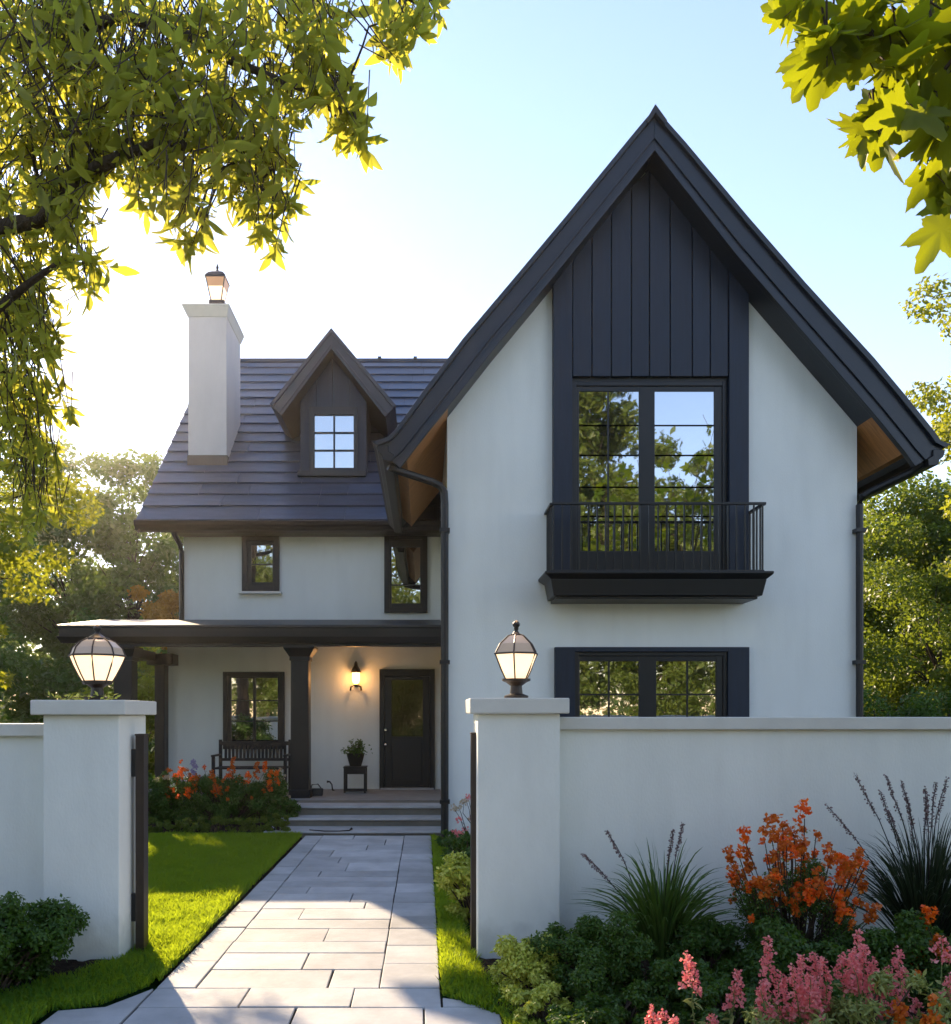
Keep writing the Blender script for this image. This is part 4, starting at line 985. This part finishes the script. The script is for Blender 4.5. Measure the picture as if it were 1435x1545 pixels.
def pink_plant(label, base, tops, seed, leaf_h=.6):
    """several flower spikes on leafy stems; tops = list of (x,y,z, spike length)"""
    r = np.random.default_rng(seed); t = thing('pink_flower', label, 'flowering plant', base)
    m = MB(); lv = []; lr = []
    for (x, y_, z, Ls) in tops:
        b = Vector((base[0] + (x - base[0]) * .4, base[1] + (y_ - base[1]) * .4, 0)); e = Vector((x, y_, z))
        P = curve(b, e, (r.normal() * .015, r.normal() * .015, 0), 10, r, .004); m.tube(P, [.0045 - .0003 * i for i in range(11)], 6)
        tot = (e - b).length
        nfl = int(Ls / .0045); fl = []
        for i in range(nfl):
            f = i / nfl; q = e - (e - b).normalized() * (Ls * (1 - f)); wid = .038 * (1 - .75 * f ** 1.3) * (.7 + .5 * r.random())
            a = r.random() * 6.28; pt = (q.x + math.cos(a) * wid, q.y + math.sin(a) * wid, q.z + r.normal() * .004)
            fl.append(floret_ball(pt, .008, 6, .020 * (1 - .35 * f), r))
        V, Fa = join_arrays(fl); np_mesh('flower_spike', V, Fa, M['pink'], t)
        for i in range(34):
            f = r.random(); q = b.lerp(e, f * (1 - Ls / tot) if tot > Ls else f); a = r.random() * 6.28
            lv.append((q.x, q.y, q.z)); lr.append((math.cos(a), math.sin(a), .5))
    m.build('stems', mat('stem_green', (.14, .2, .05), .6) if 'stemg' not in M else M['stemg'], t)
    pos = np.array(lv); ax = np.array(lr); V, Fa = leaf_arrays(pos, np.tile([0, 0, 1.], (len(pos), 1)) + r.normal(size=pos.shape) * .4, .055 * (.6 + .6 * r.random(len(pos))), LONG, ax, r)
    np_mesh('leaves', V, Fa, M['sage'], t)
M['stemg'] = mat('stem_green', (.14, .2, .05), .6)
def T(px, py, d, L_): v = W(px, py, d); return (v.x, v.y, v.z, L_)
pink_plant('leftmost low pink flower spikes at the bottom edge of the bed', (1.05, 3.9, 0), [T(985, 1520, 3.9, .16), T(1002, 1524, 3.95, .12), T(1020, 1535, 3.8, .1)], 61)
pink_plant('leaning pale pink spike at the left of the pink flowers', (1.35, 3.95, 0), [T(1035, 1438, 3.95, .17), T(1075, 1530, 3.85, .14), T(1112, 1462, 3.95, .18)], 62)
pink_plant('tall narrow pink spikes left of the dense pink cluster', (1.6, 3.9, 0), [T(1158, 1415, 3.95, .24), T(1148, 1480, 3.8, .2), T(1180, 1470, 3.85, .22)], 63)
pink_plant('dense deep pink flower cluster in the middle of the bed', (1.8, 3.85, 0), [T(1210, 1440, 3.85, .3), T(1228, 1438, 3.9, .3), T(1242, 1446, 3.8, .26), T(1196, 1458, 3.75, .24), T(1222, 1470, 3.7, .26)], 64)
pink_plant('pink flower spikes right of the dense cluster, some faded', (2.0, 3.9, 0), [T(1295, 1405, 3.95, .26), T(1305, 1428, 3.85, .22), T(1318, 1445, 3.9, .26), T(1284, 1432, 3.8, .2), T(1268, 1440, 3.85, .14)], 65)
pink_plant('slender pink spikes near the right edge of the bed', (2.15, 3.9, 0), [T(1355, 1432, 3.95, .2), T(1340, 1460, 3.9, .2), T(1385, 1510, 3.8, .16)], 66)
pink_plant('faded pink flower stem rising at the far right edge', (2.4, 3.85, 0), [T(1420, 1414, 3.9, .1), T(1432, 1470, 3.75, .2), T(1415, 1500, 3.8, .15)], 67)
orange_shrub('orange_flower', 'single orange bloom standing among the pink flowers', (2.0, 3.6, 0), .12, .46, 3, 68, size=.03, leafm='sage')
make_bush('sage_plant', 'silvery green leafy clump under the pink flowers', (1.85, 3.7, 0), .50, .25, .52, .034, 5000, M['sage'], 69, k=60, rr=(.12,.22), tpl=LONG)
make_bush('sage_plant', 'pale green leafy clump under the pink flowers near the right edge', (2.4, 3.75, 0), .28, .22, .50, .034, 2400, M['sage'], 70, k=36, rr=(.12,.22), tpl=LONG)

# shrubs inside the garden, right of the path
make_bush('variegated_shrub', 'pale yellow-green shrub behind the right gate pier', (.40, 6.95, 0), .26, .3, .62, .04, 6500, M['leafV'], 71, k=40)
make_bush('boxwood_bush', 'dark green shrub at the foot of the gable wall beside the downpipe', (.48, 8.6, 0), .30, .6, .52, .04, 7000, M['leafD'], 72, k=40)
make_bush('boxwood_bush', 'low dark plant at the foot of the black downpipe', (.32, 10.3, 0), .16, .4, .26, .035, 3000, M['leafD'], 73, k=24)
r = np.random.default_rng(74); c = (.58, 9.0, 0); t = thing('red_flower_plant', 'twiggy plant with red and white flowers by the house wall', 'flowering plant', c)
m = MB(); f1 = []; f2 = []
for k in range(16):
    e = W(683 + 30 * r.random(), 1195 + 80 * r.random(), 9.0 + r.normal() * .1); m.tube(curve(c, e, (0, 0, .06), 5, r, .012), [.006, .005, .004, .004, .003, .002], 5)
    (f1 if k % 2 else f2).append(floret_ball(tuple(e), .028, 22, .028, r))
m.build('stems', M['twig'], t); V, Fa = join_arrays(f1); np_mesh('red_flowers', V, Fa, M['pink'], t); V, Fa = join_arrays(f2); np_mesh('pale_flowers', V, Fa, M['cream'], t)

# bed in front of the porch
specs = [(-4.25, 'leftmost', .5), (-3.62, 'left of centre', .5), (-3.0, 'centre', .5), (-2.42, 'right of centre', .48)]
for i, (x, s, rx) in enumerate(specs):
    lab = ['dense dark green shrub at the left end of the porch bed', 'dark green shrub second from the left in the porch bed', 'dark green shrub in the middle of the porch bed, under the bench', 'dark green shrub at the right end of the porch bed, by the steps'][i]
    make_bush('porch_shrub', lab, (x, 12.98, 0), rx, .42, .76, .040, 15000, M['leafD'], 80 + i, k=50)
make_bush('porch_shrub', 'small dark green shrub against the porch steps', (-2.05, 12.6, 0), .24, .24, .50, .045, 3500, M['leafD'], 85, k=30)
for i in range(9):
    lab = ['left end', 'second from the left', 'third from the left', 'fourth from the left', 'middle', 'fifth from the right', 'third from the right', 'second from the right', 'right end'][i]
    make_bush('edging_plant', 'small low edging plant at the lawn edge, ' + lab + ' of its row', (-4.35 + i * .29, 11.96, 0), .21, .16, .24, .034, 2600, M['leafG'], 90 + i, group='edging plants along the lawn', k=16)
orange_shrub('orange_flower', 'bright orange and red flowers in front of the porch bench', (-2.95, 12.8, 0), .85, .98, 60, 101, size=.036, colors=('orange', 'orange', 'rust'))
orange_shrub('lilac_flower', 'small lilac flowers left of the bench', (-3.5, 12.85, 0), .22, .88, 14, 102, size=.045, colors=('lilac',))
orange_shrub('pink_flower', 'pinkish spikes of flowers behind the dark shrubs, left of the lilac ones', (-3.85, 12.9, 0), .14, .98, 9, 103, size=.045, colors=('cream', 'rust'))
orange_shrub('orange_flower', 'single orange bloom at the left corner of the porch', (-4.72, 13.0, 0), .10, 1.0, 3, 104, size=.06, colors=('orange',))
orange_shrub('cream_flower', 'cream round blooms beside the porch column', (-2.2, 13.0, 0), .2, .85, 6, 105, size=.05, colors=('cream',))

# ------------------------------------------------------------------ overhanging trees close to the camera
def overhang(name, label, base, boughs, blobs, tpl, leaf, material, seed, trunk_r=.16, per=6, splay=.75):
    r = np.random.default_rng(seed); root = thing(name, label, 'tree', base)
    m = MB(); m.tube([base, (base[0] + .1, base[1], base[2] + 1.5), (base[0] + .05, base[1] + .1, base[2] + 3.2), (base[0] + .3, base[1], base[2] + 4.8), (base[0] + .4, base[1] + .1, base[2] + 6.6), (base[0] + .3, base[1], base[2] + 8.5)], [trunk_r * 1.3, trunk_r, trunk_r * .85, trunk_r * .7, trunk_r * .45, trunk_r * .15], 12)
    m.build('trunk', M['bark'], root, smooth=True)
    allp = []
    for pts, r0 in boughs:
        bm_ = MB(); n = len(pts); bm_.tube(pts, [r0 * (1 - .8 * i / (n - 1)) for i in range(n)], 7); bm_.build('bough', M['bark'], root, smooth=True)
        for a, b in zip(pts[:-1], pts[1:]):
            for q in range(5): allp.append(Vector(a).lerp(Vector(b), q / 5))
    tw = MB(); P_, N_, A_, S_ = [], [], [], []
    for (px, py, rad, d, dd, nw) in blobs:
        for k in range(int(nw * (.8 if nw > 30 else 1))):
            a = r.random() * 6.28; q = rad * math.sqrt(r.random()); dep = d + dd * r.normal()
            c = W(px + q * math.cos(a), py + q * math.sin(a) * .85, dep)
            near = min(allp, key=lambda s: (s - c).length)
            ax = (c - near); Ld = ax.length; ax = ax.normalized() if Ld > 1e-3 else Vector((0, 0, -1))
            ax = (ax * .5 + Vector((r.normal() * .3, r.normal() * .3, -.55))).normalized()
            st = c - ax * min(Ld, .38) * .8 + Vector((0, 0, .10)); tw.tube([st, c - ax * .12 + Vector((0, 0, .02)), c], [.005, .004, .002], 4)
            if Ld > .5 and r.random() < .25: tw.tube(curve(near, st, (0, 0, .12), 4, r, .02), [.010, .008, .007, .006, .005], 4)
            nl = max(3, int(per + r.normal()))
            u_ = ax.cross(Vector((0, 1, .1))).normalized(); v_ = ax.cross(u_)
            for j in range(nl):
                th = 6.28 * j / nl + r.normal() * .4; sp = splay * (.5 + .7 * r.random()); dr_ = (u_ * math.cos(th) + v_ * math.sin(th))
                la = (ax * math.cos(sp) + dr_ * math.sin(sp) + Vector((0, 0, -.18))).normalized()
                nn = (dr_ * -math.cos(sp) * .8 + ax * math.sin(sp) + Vector(r.normal(size=3) * .35)).normalized()
                P_.append(tuple(c - ax * r.random() * .17)); A_.append(tuple(la)); N_.append(tuple(nn)); S_.append(leaf * (.38 + .95 * r.random() ** 1.2))
    tw.build('twigs', M['bark'], root)
    V, Fa = leaf_arrays(np.array(P_), np.array(N_), np.array(S_), tpl, np.array(A_), r)
    np_mesh('crown', V, Fa, material, root, smooth=tpl is LONG)
    return root
TB = (-5.4, 6.4, 0)
tb = Vector(TB)
boughs = [
    ([tb + Vector((.3, 0, 4.8)), W(60, 330, 6.3), W(150, 250, 6.0), W(240, 215, 5.9), W(330, 230, 5.8), W(400, 290, 5.8)], .07),
    ([tb + Vector((.4, .1, 6.3)), W(60, 60, 6.6), W(190, 25, 6.3), W(285, 55, 6.0), W(345, 90, 5.9), W(400, 112, 5.8), W(470, 140, 5.7), W(520, 185, 5.7)], .055),
    ([tb + Vector((.4, .1, 7.0)), W(120, -60, 6.2), W(300, -90, 6.0), W(450, -60, 5.8), W(560, -30, 5.6), W(640, 10, 5.6)], .05),
    ([tb + Vector((.2, 0, 4.0)), W(-20, 480, 6.4), W(40, 430, 6.2), W(90, 395, 6.1), W(140, 400, 6.0)], .045),
    ([tb + Vector((.2, 0, 3.6)), W(-40, 560, 7.6), W(20, 560, 7.6), W(60, 590, 7.7)], .04)]
blobs = [  # px, py, radius px, depth, depth spread, whorls
    (-120, 120, 130, 6.6, .6, 50), (-250, 0, 160, 6.6, .8, 120), (-400, -150, 220, 6.5, .9, 150), (-560, 60, 200, 6.4, .9, 120), (-150, 400, 110, 6.6, .5, 60), (-60, -160, 130, 6.5, .6, 30),
    (40, 90, 110, 6.6, .5, 210), (160, 60, 110, 6.5, .5, 190), (60, 230, 110, 6.6, .5, 190), (180, 190, 100, 6.3, .45, 170), (290, 120, 85, 6.1, .4, 110),
    (300, 235, 70, 5.9, .3, 90), (230, 285, 55, 5.9, .3, 50), (370, 190, 65, 5.9, .3, 70), (400, 270, 55, 5.9, .25, 55), (330, 45, 70, 6.2, .4, 60), (430, 60, 75, 6.0, .4, 62),
    (440, 150, 55, 5.9, .3, 48), (485, 40, 45, 5.8, .3, 26), (505, 140, 34, 5.7, .2, 22), (520, 200, 28, 5.6, .1, 12), (540, 215, 14, 5.4, .1, 5), (545, 185, 14, 5.4, .1, 3), (600, 20, 40, 5.6, .2, 16), (610, 60, 34, 5.5, .15, 12), (640, 45, 25, 5.5, .15, 7), (605, 85, 10, 5.4, .1, 3), (665, 22, 12, 5.4, .1, 2),
    (280, 340, 32, 5.8, .2, 13), (285, 372, 14, 5.6, .1, 4), (400, 345, 26, 5.7, .15, 9), (407, 372, 10, 5.6, .1, 3), (350, 310, 25, 5.8, .2, 8), (430, 320, 18, 5.7, .1, 5),
    (30, 360, 85, 6.6, .4, 100), (100, 330, 50, 6.3, .3, 30), (110, 400, 30, 6.1, .2, 10), (150, 402, 18, 5.8, .1, 5), (20, 450, 60, 6.8, .3, 55), (60, 480, 40, 6.8, .3, 16), (135, 440, 14, 5.9, .1, 3),
    (20, 530, 55, 7.0, .3, 46), (70, 525, 30, 7.0, .2, 12), (25, 610, 60, 7.2, .3, 46), (85, 605, 28, 7.1, .2, 9), (112, 628, 14, 7.0, .1, 3), (15, 690, 55, 7.4, .3, 36), (70, 705, 30, 7.3, .2, 9), (20, 780, 50, 7.6, .3, 24), (75, 770, 26, 7.5, .2, 8)]
overhang('overhanging_tree', 'large tree whose leafy boughs hang over the picture from the top left', TB, boughs, blobs, LONG, .155, M['leafA'], 201, .2, splay=.9)
TM = (7.2, 4.0, 0); tm = Vector(TM)
boughs = [([tm + Vector((.3, 0, 4.6)), W(1560, 40, 4.1), W(1450, 60, 3.8), W(1360, 60, 3.6), W(1270, 40, 3.5)], .04),
          ([tm + Vector((.2, 0, 3.6)), W(1560, 160, 4.0), W(1480, 165, 3.8), W(1400, 175, 3.7), W(1320, 190, 3.6)], .03)]
blobs = [(1188, 20, 14, 3.5, .05, 2), (1262, 45, 30, 3.5, .1, 4), (1252, 95, 22, 3.4, .05, 3), (1300, 62, 30, 3.6, .1, 4), (1365, 45, 45, 3.7, .2, 9), (1425, 70, 55, 3.8, .25, 14), (1345, 108, 26, 3.6, .1, 3), (1405, 140, 40, 3.7, .15, 7), (1370, 168, 34, 3.7, .12, 5), (1300, 200, 20, 3.6, .08, 3), (1322, 215, 12, 3.55, .05, 1), (1430, 205, 26, 3.6, .1, 4), (1398, 218, 12, 3.55, .05, 1), (1435, 280, 16, 3.6, .1, 3), (1428, 318, 8, 3.6, .05, 1),
         (1520, 40, 60, 3.9, .3, 16), (1600, 120, 80, 4.0, .4, 22), (1560, -60, 80, 3.9, .4, 20), (1700, 20, 120, 4.1, .5, 34), (1850, 60, 160, 4.2, .6, 44), (2000, -60, 200, 4.3, .7, 60), (1780, -180, 160, 4.1, .6, 36), (2250, 40, 220, 4.2, .7, 60), (2150, -300, 240, 4.2, .8, 60), (2500, -120, 240, 4.2, .7, 50)]
overhang('maple_tree', 'maple with large lobed bright leaves hanging in from the top right', TM, boughs, blobs, MAPLE, .195, M['leafM'], 202, .14, per=4, splay=.8)

# ------------------------------------------------------------------ background trees
make_tree('garden_tree', 'bright leafy tree at the left edge beside the overhanging boughs', 'tree', (-7.6, 13.0, 0), 10.2, 1.95, 4.3, .10, 42000, M['leafB'], 301, k=150, cz=5.9, trunk_r=.16, rr=(.14, .28))
make_bush('tall_shrub', 'tall bright green shrub behind the left garden wall', (-5.9, 10.6, 0), .95, .8, 3.0, .085, 14000, M['leafB'], 302, k=70, rr=(.14, .28))
make_bush('tall_shrub', 'dark green shrub behind the left garden wall, below the bright leaves', (-4.6, 8.9, 0), .9, .6, 1.85, .07, 12000, M['leafD'], 303, k=60)
make_bush('tall_shrub', 'green shrub seen through the gap at the left end of the porch', (-6.4, 18.6, 0), 1.3, .9, 3.3, .10, 12000, M['leafB'], 304, k=60)
make_tree('background_tree', 'tall hazy tree left of the house, left one of the pair', 'tree', (-14.2, 34, 0), 12.2, 3.0, 5.2, .24, 20000, M['leafC'], 311, k=90, group='trees beyond the house on the left')
make_tree('background_tree', 'tall hazy tree left of the house, right one of the pair, sky showing through', 'tree', (-11.2, 33, 0), 11.4, 2.4, 4.8, .24, 12500, M['leafC'], 312, k=90, group='trees beyond the house on the left')
make_tree('background_tree', 'pale thin tree just left of the chimney side wall of the house', 'tree', (-9.6, 36, 0), 10.4, 1.9, 4.4, .25, 7500, M['leafC'], 313, k=70, group='trees beyond the house on the left')
make_tree('autumn_tree', 'small golden orange tree above the porch roof end', 'tree', (-8.9, 30, 0), 6.0, 1.1, 1.6, .16, 5000, M['leafO'], 314, k=36, trunk_r=.1)
make_tree('background_tree', 'broad dark tree behind the bright left shrubs', 'tree', (-15.5, 26, 0), 9.2, 3.2, 4.0, .2, 20000, M['leafD'], 315, k=90, group='trees beyond the house on the left')
make_bush('tall_shrub', 'wide dark shrub under the hazy trees on the left', (-11.5, 29, 0), 3.4, 1.6, 4.6, .2, 16000, M['leafD'], 316, k=80)
# right side
make_tree('background_tree', 'rounded sunlit tree right of the gable, nearest the house', 'tree', (12.0, 20.5, 0), 7.9, 2.6, 3.6, .12, 70000, M['leafG'], 321, k=110, cz=4.1, group='trees right of the house')
make_tree('background_tree', 'rounded tree at the right edge of the picture', 'tree', (15.2, 22.5, 0), 8.4, 2.8, 3.9, .13, 55000, M['leafG'], 322, k=100, cz=4.2, group='trees right of the house')
make_tree('background_tree', 'darker tree low behind the gable eaves on the right', 'tree', (10.6, 17.6, 0), 5.0, 1.9, 2.4, .10, 32000, M['leafG'], 323, k=70, cz=2.5, trunk_r=.12, group='trees right of the house')
make_tree('tall_tree', 'tall thin-leaved tree whose branch tips reach in at the right edge', 'tree', (10.9, 14.2, 0), 10.2, 2.6, 4.0, .10, 22000, M['leafB'], 324, k=80, cz=6.9, group='trees right of the house', rr=(.10, .2))
hr = thing('hedge', 'clipped green hedge behind the right garden wall', 'hedge', (11, 15.0, 0)); r = np.random.default_rng(330); n = 52000
C = np.column_stack([7.2 + 9 * r.random(260), 14.6 + .9 * r.random(260), .3 + 1.7 * r.random(260)]); rad = .22 + .15 * r.random(260)
pos, d = clump_cloud(C, rad, n, r); V, Fa = leaf_arrays(pos, d + r.normal(size=d.shape) * .5 + np.array([0, 0, .4]), .075, LEAF4, None, r); np_mesh('foliage', V, Fa, M['leafD'], hr)
m = MB()
for k in range(60): x = 7.3 + 8.8 * k / 59; m.tube([(x, 15.05, -.05), (x + .05, 15.0, 1.0), (x + r.normal() * .1, 15.05, 1.7)], [.03, .02, .01], 5)
m.build('stems', M['bark'], hr)
# trees across the road, behind the viewer: they show in the window panes
back = [('big green tree across the road, tallest of those mirrored in the balcony window', (6.6, -15, 0), 18.6, 3.2, 9.0), ('tree across the road with a drooping crown, mirrored in the right sash', (10.6, -14.5, 0), 13.2, 2.6, 6.3),
        ('broad tree across the road opposite the path', (-1.5, -16, 0), 9.0, 3.6, 3.6), ('tree across the road opposite the porch', (-8.5, -17, 0), 11.0, 3.8, 4.6), ('tree across the road farthest left', (-16.5, -16, 0), 9.0, 3.6, 3.8), ('smaller tree across the road farthest right', (17.5, -18, 0), 7.5, 3.0, 3.0)]
for i, (lab, b, h, rx, rz) in enumerate(back):
    make_tree('street_tree', lab, 'tree', b, h, rx, rz, .26, 42000 if i == 0 else 30000, M['leafR'], 340 + i, k=150, group='trees across the road', trunk_r=.2, shell=.15, rr=(.18, .34))
hr = thing('hedge', 'long hedge across the road, mirrored in the lower windows', 'hedge', (3, -12, 0)); r = np.random.default_rng(331); n = 30000
C = np.column_stack([-16 + 38 * r.random(500), -12.6 + 1.4 * r.random(500), .4 + 3.0 * r.random(500)]); rad = .4 + .3 * r.random(500)
pos, d = clump_cloud(C, rad, n, r); V, Fa = leaf_arrays(pos, d + r.normal(size=d.shape) * .5 + np.array([0, 0, .4]), .17, LEAF4, None, r); np_mesh('foliage', V, Fa, M['leafR'], hr)
# far wood closing the horizon
r = np.random.default_rng(350); ang = np.concatenate([np.linspace(-1.25, -.05, 75), np.linspace(.05, 1.25, 75), np.linspace(1.25, 5.03, 110)]); C = []; rad = []
for a in ang:
    D_ = 62 + 14 * r.random(); h = 5.0 + 3.5 * r.random()
    for k in range(7): C.append((math.sin(a) * D_ + r.normal() * 1.8, math.cos(a) * D_ + r.normal() * 1.5, h * (k + .5) / 6)); rad.append(1.6 + 1.2 * r.random())
n = 70000; pos, d = clump_cloud(C, rad, n, r); V, Fa = leaf_arrays(pos, d + r.normal(size=d.shape) * .5, .75, LEAF4, None, r)
o = np_mesh('far_wood', V, Fa, M['leafC']); tag(o, 'far wood closing the horizon beyond the garden', 'wood', kind='stuff')

# ------------------------------------------------------------------ haze in the garden air
hz = MB().box(-90, 90, -40, 95, -1.1, 24).build('haze', None)
hm = bpy.data.materials.new('haze_air'); hm.use_nodes = True; t_ = hm.node_tree; t_.nodes.clear()
vo = t_.nodes.new('ShaderNodeVolumePrincipled'); vo.inputs['Color'].default_value = (1.0, .93, .84, 1); vo.inputs['Density'].default_value = .00048; vo.inputs['Anisotropy'].default_value = .82
ho = t_.nodes.new('ShaderNodeOutputMaterial'); t_.links.new(vo.outputs[0], ho.inputs['Volume'])
hz.data.materials.clear(); hz.data.materials.append(hm); hz['kind'] = 'stuff'; hz['label'] = 'thin warm haze in the garden air'
